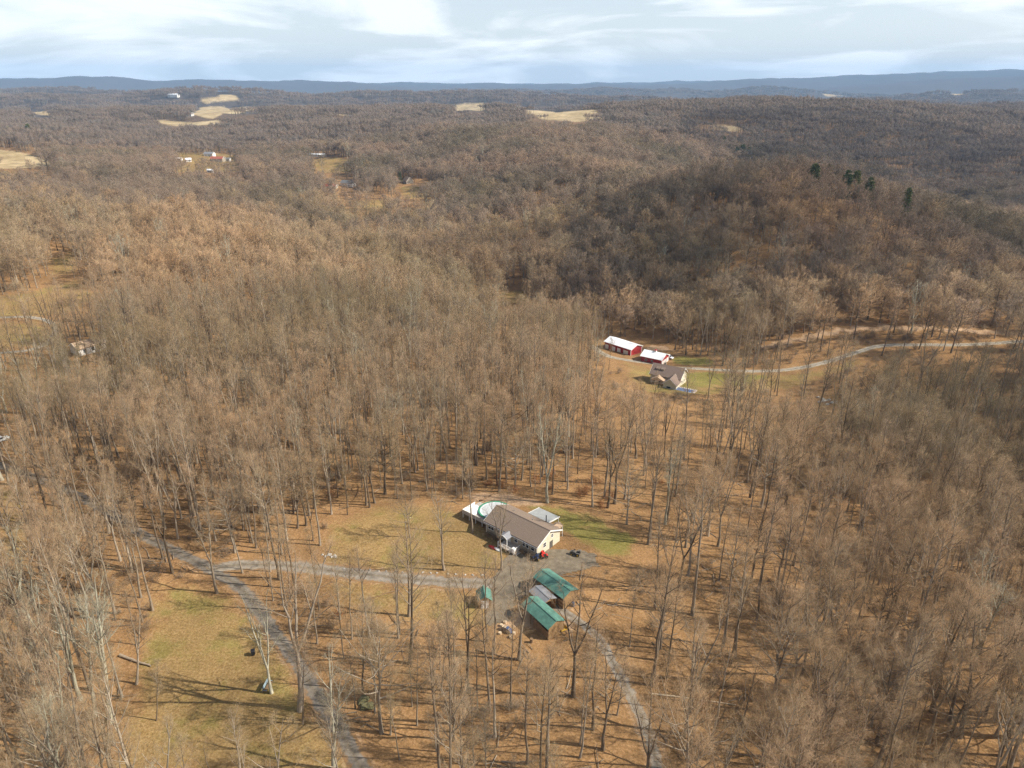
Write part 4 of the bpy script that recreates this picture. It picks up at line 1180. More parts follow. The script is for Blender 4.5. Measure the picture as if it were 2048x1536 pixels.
def window(parent, x, y, z, w, h, face, fm='trim_white'):
    """window lying on the wall plane; face: '-y', '+y', '-x', '+x' """
    sgn = -1 if face[0] == '-' else 1
    t = 0.06
    fr = MB(); d = sgn * 0.05
    def bx(mb, a0, a1, z0, z1, d0, d1):
        if face[1] == 'y': mb.box(a0, a1, min(y + d0, y + d1), max(y + d0, y + d1), z0, z1)
        else: mb.box(min(x + d0, x + d1), max(x + d0, x + d1), a0, a1, z0, z1)
    c = x if face[1] == 'y' else y
    for (a0, a1, z0, z1) in ((c - w / 2 - .08, c - w / 2, z - .08, z + h + .08), (c + w / 2, c + w / 2 + .08, z - .08, z + h + .08), (c - w / 2, c + w / 2, z + h, z + h + .08), (c - w / 2, c + w / 2, z - .08, z), (c - w / 2, c + w / 2, z + h / 2 - .025, z + h / 2 + .025)):
        bx(fr, a0, a1, z0, z1, sgn * 0.003, sgn * t)
    wdw = fr.build('window', fm, parent)
    pn = MB(); bx(pn, c - w / 2, c + w / 2, z, z + h, sgn * 0.003, sgn * 0.025); pn.build('pane', 'glass', wdw)
    return wdw

def door(parent, x, y, z, w, h, face, mat='door_dark'):
    sgn = -1 if face[0] == '-' else 1
    m = MB(); k = MB()
    if face[1] == 'y':
        m.box(x - w / 2, x + w / 2, min(y + sgn * .003, y + sgn * .06), max(y + sgn * .003, y + sgn * .06), z, z + h); k.box(x + w / 2 - .16, x + w / 2 - .08, y + sgn * .06 - .03, y + sgn * .06 + .05, z + 1.0, z + 1.08)
    else:
        m.box(min(x + sgn * .003, x + sgn * .06), max(x + sgn * .003, x + sgn * .06), y - w / 2, y + w / 2, z, z + h); k.box(x + sgn * .06 - .03, x + sgn * .06 + .05, y + w / 2 - .16, y + w / 2 - .08, z + 1.0, z + 1.08)
    d = m.build('door', mat, parent); k.build('handle', 'knob', d); return d

def gable_shell(parent, L, Wd, h, rise, wall, roof, over=0.45, z0=0.0, ends=None, thick=0.16, trim='trim_white'):
    """walls with gables and a two-slope roof, ridge along local x, centred on the origin"""
    x, y = L / 2, Wd / 2
    MB().prism([(-y, z0), (y, z0), (y, h), (0, h + rise), (-y, h)], 'x', -x, x).build('wall', wall, parent)
    k = rise / y; yo = y + over; ho = h - over * k
    top = h + rise + 0.03
    r = MB(); xo = x + over
    for sg in (-1, 1):
        pr = [(0, top), (sg * yo, ho + 0.03), (sg * yo, ho + 0.03 + thick), (0, top + thick)]
        if sg > 0: pr = pr[::-1]
        r.prism(pr, 'x', -xo, xo)
    ro = r.build('roof', roof, parent)
    # barge boards on both gable ends
    for ex in (-1, 1):
        b = MB()
        for sg in (-1, 1):
            pr = [(0, top - 0.16), (sg * yo, ho - 0.13), (sg * yo, ho + 0.03 + thick + .01), (0, top + thick + .01)]
            b.prism(pr, 'x', ex * (xo + 0.003), ex * (xo + 0.05))
        b.build('barge_board', trim, ro)
    return ro

def root_at(name, u, v, z_off, ang, label, cat, group=None, hgt=None):
    p = ground(u, v)
    e = empty(name, (p.x, p.y, p.z + z_off), R(ang)); tag(e, label, cat, group); return e

# ------------------------------------------------------------------ ranch house
def ranch_house():
    a, b = at_height(993, 1006, 5.3), at_height(1101, 1057, 5.3)
    c = (a + b) / 2; L = (b - a).length - 0.9; ang = math.atan2(b.y - a.y, b.x - a.x)
    z = float(terrain(c.x, c.y)) - 0.1
    h = empty('ranch_house', (c.x, c.y, z), ang)
    tag(h, 'long low ranch house with brown shingle roof and cream gable end', 'house')
    Wd = 8.2; x, y = L / 2, Wd / 2
    MB().box(-x + .06, x - .06, -y + .06, y - .06, -0.6, 0.75).build('foundation', 'block', h)
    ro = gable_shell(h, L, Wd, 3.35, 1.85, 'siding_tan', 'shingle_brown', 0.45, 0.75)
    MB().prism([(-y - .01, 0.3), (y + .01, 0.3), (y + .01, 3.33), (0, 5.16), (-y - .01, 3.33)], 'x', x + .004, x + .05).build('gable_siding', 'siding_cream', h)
    for sx in (-.25, .12): MB().cyl((x * sx * 2, 1.4, 4.4), .09, .75, 8).build('vent_pipe', 'steel', ro)
    MB().box(-xx_(x), xx_(x), -0.11, 0.11, 5.385, 5.43).build('ridge_cap', 'shingle_dark', ro)
    for q, w in ((-.86, .8), (-.74, .8), (-.52, .7), (-.40, .7), (.20, .9), (.50, .7), (.64, .7), (.84, .9)):
        window(h, q * x, -y, 1.6, w, 1.3, '-y')
    door(h, -0.08 * x, -y, .85, 1.0, 2.1, '-y', 'trim_white')
    for q in (-.7, -.1, .55): window(h, q * x, y, 1.6, 1.0, 1.2, '+y')
    door(h, x + .05, .9, -0.05, 1.1, 2.1, '+x'); window(h, x + .05, -1.5, 1.7, .9, 1.1, '+x'); window(h, x + .05, 1.2, 2.9, .7, .8, '+x')
    # gutter along the front eave
    MB().box(-x - .4, x + .4, -y - .58, -y - .46, 3.02, 3.14).build('gutter', 'trim_white', h)
    for q in (-.99, .99): MB().box(q * x - .05, q * x + .05, -y - .1, -y - .02, .3, 3.05).build('downpipe', 'trim_white', h)
    # front deck with white railing, steps and a small porch roof
    d0, d1 = -0.22 * x, 0.42 * x; yd = -y - 2.7
    dk = MB().box(d0, d1, yd, -y - .03, .62, .78).build('front_deck', 'deck_wood', h)
    for q in np.linspace(d0 + .08, d1 - .08, 5):
        MB().box(q - .06, q + .06, yd + .02, yd + .14, -.3, 1.75).build('post', 'trim_white', dk)
    for zz in (.95, 1.68): MB().box(d0 + .02, d1 - .02, yd + .05, yd + .11, zz, zz + .09).build('rail', 'trim_white', dk)
    for q in np.arange(d0 + .25, d1 - .2, .28): MB().box(q, q + .05, yd + .06, yd + .10, 1.04, 1.68).build('baluster', 'trim_white', dk)
    for sx in (d0 + .05, d1 - .11):
        MB().box(sx, sx + .06, yd + .14, -y - .05, 1.68, 1.77).build('rail', 'trim_white', dk)
    for i in range(4): MB().box(d1 + .02 + i * .3, d1 + .3 + i * .3, yd + .2, yd + 1.6, .5 - i * .17, .62 - i * .17).build('step', 'deck_wood', dk)
    MB().box(d1 - .9, d1 - .1, yd + .35, yd + .95, .78, 1.6).build('storage_box', 'trim_white', dk)
    pr = MB().prism([(d0 - .15, 2.95), (d0 + 1.15, 3.55), (d0 + 2.45, 2.95), (d0 + 2.45, 3.05), (d0 + 1.15, 3.66), (d0 - .15, 3.05)], 'y', -y - 2.2, -y - .02).build('porch_roof', 'roof_grey', h)
    MB().prism([(d0 - .15, 2.9), (d0 + 1.15, 3.5), (d0 + 2.45, 2.9), (d0 + 2.45, 3.06), (d0 + 1.15, 3.67), (d0 - .15, 3.06)], 'y', -y - 2.26, -y - 2.203).build('barge_board', 'trim_white', pr)
    for q in (d0 + .05, d0 + 2.2): MB().box(q, q + .12, -y - 2.15, -y - 2.03, .78, 3.0).build('post', 'trim_white', pr)
    # flat patio roof behind, with its white fascias
    pf = MB().prism([(y + .5, 3.25), (y + 4.6, 2.75), (y + 4.6, 2.87), (y + .5, 3.37)], 'x', -.28 * x, .52 * x).build('patio_roof', 'roof_patio', h)
    for q in (-.28 * x - .06, .52 * x + .003): MB().prism([(y + .5, 3.12), (y + 4.7, 2.62), (y + 4.7, 2.92), (y + .5, 3.42)], 'x', q, q + .06).build('fascia', 'trim_white', pf)
    for q in (-.26 * x, .12 * x, .5 * x): MB().box(q - .06, q + .06, y + 4.35, y + 4.47, -.4, 2.76).build('post', 'trim_white', pf)
    MB().box(-.3 * x, .54 * x, y + .06, y + 4.5, -.3, .12).build('patio_floor', 'block', h)
    # rear porch gable and stovepipe
    rg = empty('rear_porch', (0, 0, 0)); rg.parent = h
    MB().prism([(.62 * x, 2.85), (.62 * x + 2.2, 2.85), (.62 * x + 2.2, 2.95), (.62 * x + 1.1, 3.55), (.62 * x, 2.95)], 'y', y + .02, y + 2.2).build('roof', 'shingle_tan', rg)
    for q in (.62 * x + .1, .62 * x + 2.0): MB().box(q, q + .12, y + 2.0, y + 2.12, -.3, 2.84).build('post', 'trim_white', rg)
    MB().cyl((.45 * x, y + .25, 2.6), .12, 2.6, 10).build('stovepipe', 'black_plastic', h)
    # raised pool deck and pool at the far gable end
    pd = MB().box(-x - 9.0, -x - .08, -2.8, 3.4, .95, 1.1).build('pool_deck', 'deck_wood', h)
    for q in np.linspace(-x - 8.9, -x - .6, 5):
        MB().box(q, q + .12, -2.78, -2.66, -.4, 2.0).build('post', 'trim_white', pd)
    MB().box(-x - 8.95, -x - .3, -2.76, -2.68, 1.1, 1.95).build('fence_panel', 'deck_wood', pd)
    MB().box(-x - 9.0, -x - 8.92, -2.7, 1.6, 1.1, 2.0).build('fence_panel', 'siding_white', pd)
    MB().poly([(-x - 8.9, -2.4, 1.12), (-x - 5.9, -2.6, 1.12), (-x - 5.9, 1.8, 1.12), (-x - 8.9, 1.8, 1.12), (-x - 7.6, -.4, 1.75)], [(0, 1, 4), (1, 2, 4), (2, 3, 4), (3, 0, 4), (3, 2, 1, 0)]).build('tarpaulin', 'siding_white', pd)
    return h, L
def xx_(x): return x + .44
RH, RHL = ranch_house()

def pool():
    x = RHL / 2
    p = RH.matrix_basis @ Vector((-x - 3.4, 2.6, 0)); zz = RH.location.z
    o = empty('swimming_pool', (p.x, p.y, zz), RH.rotation_euler.z); tag(o, 'round above-ground pool with green rim and pale cover beside ranch house', 'pool')
    r = 3.7
    MB().cyl((0, 0, -.3), r, 1.75, 28).build('wall', 'pool_wall', o)
    m = MB(); n = 28
    for i in range(n):
        a, b = 2 * math.pi * i / n, 2 * math.pi * (i + 1) / n
        q = [(rr * math.cos(t), rr * math.sin(t)) for t in (a, b) for rr in (r - .1, r + .32)]
        m.poly([(*q[0], 1.47), (*q[1], 1.47), (*q[3], 1.47), (*q[2], 1.47), (*q[0], 1.53), (*q[1], 1.53), (*q[3], 1.53), (*q[2], 1.53)], [(0, 1, 2, 3), (4, 7, 6, 5), (0, 4, 5, 1), (2, 6, 7, 3)])
    m.build('rim', 'pool_green', o)
    mm = MB(); mm.poly([(0, 0, 1.30)] + [(r * .97 * math.cos(2 * math.pi * i / n), r * .97 * math.sin(2 * math.pi * i / n), 1.46 + .015 * (i % 2)) for i in range(n)], [(0, i + 1, (i + 1) % n + 1) for i in range(n)])
    mm.build('cover', 'pool_liner', o)
pool()

# ------------------------------------------------------------------ carports and sheds
def carport(name, label, e0, e1, Wd, h, rise, roof, walls, z_e):
    """e0, e1: pixels of the near eave's two ends"""
    a, b = at_height(*e0, z_e), at_height(*e1, z_e)
    ang = math.atan2(b.y - a.y, b.x - a.x); L = (b - a).length
    n = Vector((-math.sin(ang), math.cos(ang), 0)); c = (a + b) / 2 + n * Wd / 2; z = float(terrain(c.x, c.y)) - .05
    o = empty(name, (c.x, c.y, z), ang); tag(o, label, 'carport')
    x, y = L / 2, Wd / 2; k = rise / y
    r = MB()
    for sg in (-1, 1):
        pr = [(0, h + rise), (sg * y, h), (sg * y, h + .1), (0, h + rise + .1)]
        r.prism(pr if sg < 0 else pr[::-1], 'x', -x, x)
    ro = r.build('roof', roof, o)
    MB().box(-x, x, -.16, .16, h + rise + .07, h + rise + .125).build('ridge_cap', roof, ro)
    for sx in np.linspace(-x + .25, x - .25, 4):
        for sy in (-y + .3, y - .3): MB().box(sx - .07, sx + .07, sy - .07, sy + .07, -.3, h + .05).build('post', 'dark_wood', o)
    for sy in (-y + .3, y - .3): MB().box(-x + .1, x - .1, sy - .05, sy + .05, h - .22, h + .02).build('beam', 'dark_wood', o)
    for sx in (-x + .2, 0, x - .2):
        MB().prism([(-y + .2, h + .02), (y - .2, h + .02), (0, h + rise - .06)], 'x', sx - .04, sx + .04).build('truss', 'pine_wood', o)
    for w in walls:
        if w == 'far':   # boards on the far long side, one plank at a time
            for i, zz in enumerate(np.arange(0.0, h - .3, .32)): MB().box(-x + .1, x - .1, y - .26, y - .22, zz, zz + .29).build('plank', 'pine_wood', o)
        if w == 'end':
            for i, zz in enumerate(np.arange(0.0, h - .1, .32)): MB().box(x - .16, x - .12, -y + .3, y - .3, zz, zz + .29).build('plank', 'pine_wood', o)
        if w == 'near':
            for i, zz in enumerate(np.arange(0.0, h * .7, .32)): MB().box(-x * .1, x - .1, -y + .22, -y + .26, zz, zz + .29).build('plank', 'dark_wood', o)
    return o
carport('pole_barn', 'long green metal roofed pole barn with wooden back on the court edge', (1066,1152), (1126,1196), 4.4, 2.7, .95, 'roof_green', ('far', 'end', 'near'), 2.75)
carport('pole_barn', 'green metal roofed pole barn casting dark shade over the woodpile side', (1041,1207), (1096,1257), 4.2, 2.7, 1.0, 'roof_green', ('far', 'end', 'near'), 2.75)
carport('grey_carport', 'small grey roofed carport squeezed between the two green pole barns', (1057,1180), (1086,1207), 3.4, 2.5, .6, 'roof_grey', ('far', 'near'), 2.55)

def shed():
    p = ground(968, 1216); a = R(8)
    o = empty('garden_shed', (p.x, p.y + 1.4, p.z - .05), a); tag(o, 'small garden shed with green roof and white front door', 'shed')
    w, d, h = 1.25, 1.5, 2.0
    MB().prism([(-w, 0), (w, 0), (w, h), (0, h + .95), (-w, h)], 'y', -d, d).build('wall', 'pine_wood', o)
    r = MB()
    for sg in (-1, 1):
        pr = [(0, h + 1.0), (sg * (w + .25), h - .13), (sg * (w + .25), h - .05), (0, h + 1.09)]
        r.prism(pr if sg < 0 else pr[::-1], 'y', -d - .25, d + .25)
    r.build('roof', 'roof_green', o)
    door(o, 0, -d, .05, 1.5, 1.9, '-y', 'trim_white')
    MB().prism([(-w, h - .3), (0, h + .72), (w, h - .3), (w, h), (0, h + .93), (-w, h)], 'y', -d - .05, -d - .004).build('barge_board', 'pine_wood', o)
shed()

# ------------------------------------------------------------------ valley barns and house
def barn(label, r0, r1, Wd, h, rise, zr, cupola=False, doors='side'):
    g0 = ground((r0[0] + r1[0]) / 2, (r0[1] + r1[1]) / 2 + 22)
    z = g0.z; a, b = at_height(*r0, z + zr), at_height(*r1, z + zr)
    ang = math.atan2(b.y - a.y, b.x - a.x); L = (b - a).length - .8; c = (a + b) / 2
    z = min(float(terrain(c.x + dx_, c.y + dy_)) for dx_ in (-5, 5) for dy_ in (-5, 5))
    o = empty('red_barn', (c.x, c.y, z), ang); tag(o, label, 'barn')
    x, y = L / 2, Wd / 2
    ro = gable_shell(o, L, Wd, h, rise, 'siding_red', 'roof_white', .4, -1.5)
    if doors == 'side':
        for q in (-.82, -.3, .1, .62):
            door(o, q * x, -y, .05, 2.1 if q < .5 else 2.8, 2.6, '-y', 'siding_white' if q in (-.82, .62) else 'trim_white')
    else:
        for q in (-.62, 0, .62): door(o, x, q * y, .05, 2.1, 2.3, '+x', 'siding_white')
        for q in (-.5, .1): window(o, q * x, -y, 1.4, .9, .9, '-y')
    for q in (-1, 1):
        MB().box(x + .004, x + .05, q * y - .12, q * y + .12, -.3, h - .1).build('corner_board', 'trim_white', o)
    if cupola:
        cu = MB().box(-.45 + .1, .45 + .1, -.45, .45, h + rise - .4, h + rise + .75).build('cupola', 'siding_white', o)
        MB().poly([(-.6 + .1, -.6, h + rise + .76), (.6 + .1, -.6, h + rise + .76), (.6 + .1, .6, h + rise + .76), (-.6 + .1, .6, h + rise + .76), (.1, 0, h + rise + 1.4)], [(0, 1, 4), (1, 2, 4), (2, 3, 4), (3, 0, 4), (3, 2, 1, 0)]).build('cap', 'siding_red', cu)
    return o
B1 = barn('long red barn with white metal roof and pale side doors in the valley', (1220,671), (1275,688), 8.4, 3.8, 1.5, 5.4)
B2 = barn('red garage barn with white roof, cupola and three pale doors', (1289,697), (1333,706), 8.6, 3.3, 1.7, 5.1, True, 'end')

def valley_house():
    g0 = ground(1335, 770); c = ground(1338, 766); ang = R(-30)
    o = empty('valley_house', (c.x, c.y + 2, float(terrain(c.x, c.y + 2)) - .3), ang); tag(o, 'brown roofed house with cream gables beside the red garage barn', 'house')
    L, Wd = 12.5, 9.0; x, y = L / 2, Wd / 2
    gable_shell(o, L, Wd, 4.4, 3.0, 'siding_cream', 'shingle_dark', .5, -1.5)
    wg = empty('wing', (x - 2.6, -y - 2.2, 0)); wg.parent = o; wg.rotation_euler = (0, 0, R(90))
    gable_shell(wg, 5.6, 5.4, 3.4, 2.3, 'siding_cream', 'shingle_dark', .4, -1.5)
    door(wg, -2.8, .4, .2, 1.6, 2.1, '-x', 'glass'); 
    for q in (-1.4, 1.2): window(o, x, q, 1.3, 1.1, 1.3, '+x')
    window(o, x, .2, 4.9, .9, 1.1, '+x')
    for q in (-.7, -.35): window(o, q * x, -y, 1.4, 1.0, 1.4, '-y')
    pr = MB().prism([(-x + 1.2, 3.0), (x - 5.4, 3.0), (x - 5.4, 3.1), (-x + 3.8, 4.6), (-x + 1.2, 3.1)], 'y', -y - 3.0, -y - .02).build('porch_roof', 'shingle_tan', o)
    for q in (-x + 1.4, x - 5.7): MB().box(q, q + .16, -y - 2.8, -y - 2.64, -.8, 3.0).build('post', 'trim_white', pr)
    for q, hh in ((-.62, .9), (-.3, .9)):
        dm = MB().prism([(-y * .55, 5.6), (-y * .55, 6.3), (-.5, 6.9), (-.5, 5.6)], 'x', q * x - .7, q * x + .7).build('dormer', 'siding_cream', o)
        MB().prism([(-y * .55 - .2, 6.28), (-y * .55 - .2, 6.38), (-.4, 7.05), (-.4, 6.95)], 'x', q * x - .9, q * x + .9).build('dormer_roof', 'shingle_dark', dm)
    MB().box(x - 8.6, x - 7.9, .4, 1.1, 5.6, 8.3).build('chimney', 'block', o)
    # pool terrace
    p = ground(1360, 779)
    t = empty('pool_terrace', (p.x, p.y, p.z), ang); tag(t, 'pinkish paved terrace with covered blue pool below the valley house', 'terrace')
    MB().box(-6.2, 6.2, -2.6, 2.6, -1.2, .14).build('paving', 'paving_pink', t)
    MB().box(-4.6, 5.0, -1.5, 1.5, .142, .2).build('pool_cover', 'pool_blue', t)
    for (x0, x1, y0, y1) in ((-4.8, 5.2, -1.72, -1.502), (-4.8, 5.2, 1.502, 1.72), (-4.8, -4.602, -1.5, 1.5), (5.002, 5.2, -1.5, 1.5)):
        MB().box(x0, x1, y0, y1, .142, .24).build('coping', 'stone', t)
valley_house()

# ------------------------------------------------------------------ cars and yard machines
def wheel(parent, c, r, w, rim='steel'):
    m = MB().cyl((c[0], c[1] - w / 2, c[2]), r, w, 16, 'y').build('wheel', 'rubber', parent)
    MB().cyl((c[0], c[1] - w / 2 - .012, c[2]), r * .58, w + .024, 12, 'y').build('rim', rim, m)

def car(name, label, loc, rz, body='white_paint', cat='car'):
    o = empty(name, loc, rz); tag(o, label, cat)
    prof = [(-2.3, .38), (2.28, .38), (2.34, .62), (2.25, .85), (1.3, 1.0), (.55, 1.58), (-1.6, 1.66), (-2.2, 1.1), (-2.33, .8)]
    b = MB().prism(prof, 'y', -.9, .9).build('body', body, o, bevel=.06)
    for sg in (-1, 1):
        MB().prism([(1.05, 1.06), (.5, 1.5), (-.45, 1.53), (-.45, 1.06)], 'y', sg * .902, sg * .915).build('side_window', 'glass', o)
        MB().prism([(-.55, 1.06), (-.55, 1.53), (-1.5, 1.58), (-1.9, 1.1)], 'y', sg * .902, sg * .915).build('side_window', 'glass', o)
        for xx in (1.45, -1.4): wheel(o, (xx, sg * .82, .36), .36, .22)
        MB().box(2.29, 2.36, sg * .62 - .16, sg * .62 + .16, .68, .82).build('headlight', 'pool_liner', o)
        MB().box(-2.36, -2.27, sg * .68 - .1, sg * .68 + .1, .85, 1.1).build('tail_light', 'red_paint', o)
    n = Vector((.58, 0, .75)).normalized() * .02
    MB().poly([(1.22 + n.x, -.75, 1.07 + n.z), (1.22 + n.x, .75, 1.07 + n.z), (.62 + n.x, .7, 1.54 + n.z), (.62 + n.x, -.7, 1.54 + n.z)], [(0, 1, 2, 3)]).build('windscreen', 'glass', o)
    return o
p = ground(1337, 717)
car('white_car', 'white estate car parked in front of the red garage doors', (p.x, p.y, p.z + .05), R(-40))
p = ground(4, 884)
car('silver_car', 'light car parked by the lane among the trees', (p.x - .5, p.y, p.z + .05), R(60), 'pool_liner')

def mower(name, label, u, v, rz, paint, cat):
    p = ground(u, v); o = empty(name, (p.x, p.y, p.z + .06), rz); tag(o, label, cat)
    MB().prism([(-.2, .45), (1.0, .45), (1.08, .6), (1.0, .95), (.3, 1.0), (-.2, .8)], 'y', -.34, .34).build('bonnet', paint, o, bevel=.05)
    MB().box(-1.0, -.15, -.42, .42, .42, .62).build('chassis', 'black_plastic', o)
    MB().prism([(-.95, .62), (-.3, .62), (-.3, .78), (-.78, .8), (-.92, 1.25), (-1.05, 1.25)], 'y', -.27, .27).build('seat', 'black_plastic', o, bevel=.03)
    for sg in (-1, 1):
        MB().box(-1.12, -.3, sg * .5 - .17, sg * .5 + .17, .78, .86).build('fender', paint, o)
        wheel(o, (-.7, sg * .52, .38), .38, .28, 'yellow'); wheel(o, (.72, sg * .46, .26), .26, .2, 'yellow')
    st = MB().cyl((.12, 0, .95), .025, .38, 8).build('steering_column', 'black_plastic', o)
    MB().cyl((.12, 0, 1.32), .19, .03, 14).build('steering_wheel', 'black_plastic', st)
mower('riding_mower', 'red riding mower parked on the gravel court', 1087, 1113, R(110), 'red_paint', 'mower')
mower('quad_bike', 'dark blue quad bike beside the red riding mower', 1073, 1118, R(75), 'blue_dark', 'quad bike')
mower('garden_tractor', 'dark garden tractor at the far end of the gravel court', 1150, 1110, R(160), 'door_dark', 'tractor')

# ------------------------------------------------------------------ lawn bench, bin, stones, logs, wood
def bench():
    p = ground(536, 1377); o = empty('garden_bench', (p.x, p.y, p.z), R(84)); tag(o, 'weathered blue-grey slatted bench under the leaning pale tree', 'bench')
    for i, xx in enumerate((-1.1, 1.02)):
        MB().box(xx, xx + .09, -.34, -.26, 0, .95 - .3).build('leg', 'dark_wood', o); MB().box(xx, xx + .09, .28, .37, 0, 1.25).build('leg', 'dark_wood', o)
    for i in range(4): MB().box(-1.15, 1.15, -.36 + i * .16, -.23 + i * .16, .46, .5).build('slat', 'dark_wood', o)  # seat slats coloured dark to carry the shade on the seat
    for i in range(5): MB().box(-1.15, 1.15, .375, .41, .55 + i * .145, .675 + i * .145).build('slat', 'bench_blue', o)
    for xx in (-1.14, 1.06): MB().box(xx, xx + .1, -.4, .3, .652, .69).build('armrest', 'bench_blue', o)
    p = ground(507, 1310); o = empty('wheeled_bin', (p.x, p.y, p.z), R(20)); tag(o, 'black wheeled bin standing on the dry lawn', 'bin')
    MB().poly([(-.26, -.28, .08), (.26, -.28, .08), (.26, .28, .08), (-.26, .28, .08), (-.34, -.38, 1.05), (.34, -.38, 1.05), (.34, .38, 1.05), (-.34, .38, 1.05)], [(3, 2, 1, 0), (4, 5, 6, 7), (0, 1, 5, 4), (1, 2, 6, 5), (2, 3, 7, 6), (3, 0, 4, 7)]).build('body', 'black_plastic', o, bevel=.03)
    MB().prism([(-.42, 1.055), (.42, 1.055), (.38, 1.15), (-.3, 1.17)], 'x', -.37, .37).build('lid', 'black_plastic', o)
    for sg in (-1, 1): MB().cyl((sg * .3 - .04, .3, .12), .12, .08, 12, 'x').build('wheel', 'rubber', o)
    MB().box(-.3, .3, .44, .48, .98, 1.02).build('handle', 'black_plastic', o)
bench()

def rock_mesh(name, mat, seed, sx, sy, sz):
    import bmesh
    g = random.Random(seed); bm = bmesh.new(); bmesh.ops.create_icosphere(bm, subdivisions=3, radius=1)
    for v in bm.verts:
        n = 1 + .16 * math.sin(v.co.x * 4 + seed) + .14 * math.sin(v.co.y * 5 + seed * 2) + .1 * math.sin(v.co.z * 6 + v.co.x * 3) + g.uniform(-.04, .04)
        v.co = Vector((v.co.x * sx * n, v.co.y * sy * n, max(v.co.z * n, -.4) * sz))
    me = bpy.data.meshes.new(name); bm.to_mesh(me); bm.free(); me.materials.append(MAT[mat]); return me
def rock(u, v, name, mat, seed, s, label, cat='boulder', group=None):
    p = ground(u, v); o = link(name, rock_mesh(name, mat, seed, *s)); o.location = (p.x, p.y, p.z + s[2] * .3); o.rotation_euler = (0, 0, seed * 1.3)
    return tag(o, label, cat, group)
rock(727, 1402, 'mossy_boulder', 'moss', 3, (1.0, .7, .55), 'greener mossy boulder, upper of the pair on the leaf slope')
rock(735, 1415, 'mossy_boulder', 'moss', 5, (1.1, .75, .6), 'brownish mossy boulder, lower of the pair on the leaf slope')
rock(877, 1432, 'stump', 'dark_wood', 8, (.55, .55, .6), 'round dark stump on the open leaf slope', 'stump')
rock(277, 1260, 'stump', 'dark_wood', 9, (.5, .5, .7), 'dark broken stump beside the lawn edge', 'stump')
for i, (u, v) in enumerate([(645,1110),(651,1113),(657,1111),(663,1114),(660,1109),(669,1112),(672,1115)]):
    rock(u, v, 'pale_stone', 'stone', 20 + i, (.3 + .08 * (i % 3), .28, .22), 'pale stone in the small heap above the driveway', 'stone', 'pale stone heap above the driveway')
for i in range(17):
    u = 690 + i * 17 + random.uniform(-4, 4); rock(u, 1139 + i * .78 + random.uniform(-1.5, 1), 'edging_stone', 'stone', 40 + i, (.24 + .1 * random.random(), .2, .16), 'small whitish stone edging the upper side of the driveway', 'stone', 'stones edging the driveway')
for i, (u, v) in enumerate([(1560,1418),(1566,1422),(1574,1420),(1636,795),(1645,798),(1649,802),(1658,800),(1664,806),(1655,809),(1671,804),(1640,804)]):
    rock(u, v, 'stream_stone', 'stone', 70 + i, (.5, .4, .3) if i < 3 else (.55 + .3 * (i % 3), .6 + .15 * (i % 2), .4), ('grey stone in the mossy hollow stream bed' if i < 3 else 'white rock of the outcrop in the valley meadow'), 'stone', 'hollow stream stones' if i < 3 else 'valley meadow rocks')

def log(a, b, r, label, mat='log_wood', name='fallen_log'):
    A, B = ground(*a), ground(*b); g = np.random.default_rng(int(a[0]))
    k = 9; t = np.linspace(0, 1, k)[:, None]; P = np.array(A)[None] * (1 - t) + np.array(B)[None] * t
    P[:, 2] = terrain(P[:, 0], P[:, 1]) + r * .8; P[:, :2] += g.normal(0, .08, (k, 2)) 
    V, Q = tubes(P[None], (r * np.linspace(1, .45, k))[None], 8); G = Geo(); G.quads(V, Q)
    st, di, rd, tt = children(P[None], (r * np.linspace(1, .5, k))[None], 7, .35, .95, (40, 80), g); di[:, 2] = np.abs(di[:, 2])
    V, Tn = spikes(st, st + di * g.uniform(.5, 1.8, (len(st), 1)), np.full(len(st), r * .22)); G.tris(V, Tn)
    o = link(name, G.mesh(name, (mat,), True)); return tag(o, label, 'log')
log((240,1312), (302,1334), .3, 'grey fallen log lying at the edge of the dry lawn')
log((1305,1388), (1472,1411), .17, 'long pale fallen trunk across the leaf litter past the lower drive', 'cut_wood')
log((955,1300), (1040,1322), .2, 'dark fallen limb below the gravel turnaround', 'dark_wood')
log((1590,1400), (1650,1385), .25, 'mossy fallen trunk in the hollow', 'moss')
log((960,1003), (985,990), .25, 'dark brushy fallen tree at the wood edge behind the pool', 'dark_wood')
log((800,1180), (730,1200), .12, 'thin fallen branch on the grass below the driveway', 'dark_wood')

def woodpile():
    p = ground(1013, 1262); o = empty('woodpile', (p.x, p.y, p.z), R(-35)); tag(o, 'stacked firewood pile partly under a blue tarp', 'woodpile')
    g = random.Random(4)
    for r_ in range(4):
        for c_ in range(9 - r_):
            MB().cyl((-1.2 + c_ * .28 + r_ * .14 + g.uniform(-.03, .03), -.35 + g.uniform(-.06, .06), .13 + r_ * .23), .13, .7, 7, 'y').build('firewood', 'cut_wood' if g.random() < .6 else 'log_wood', o)
    MB().prism([(.1, 1.02), (.9, .8), (1.25, .35), (1.3, .36), (.93, .86), (.1, 1.08)], 'y', -.45, .35).build('tarpaulin', 'tarp_blue', o)
    for i, (u, v) in enumerate([(1003,1252),(1010,1246),(1000,1268),(1022,1275),(1028,1268)]):
        q = ground(u, v); k = MB().cyl((0, 0, 0), .32 + .05 * (i % 2), .45, 10).build('log_round', 'cut_wood'); k.location = (q.x, q.y, q.z - .02); tag(k, 'short sawn log round lying near the firewood pile', 'log', 'sawn rounds by the firewood pile')
woodpile()
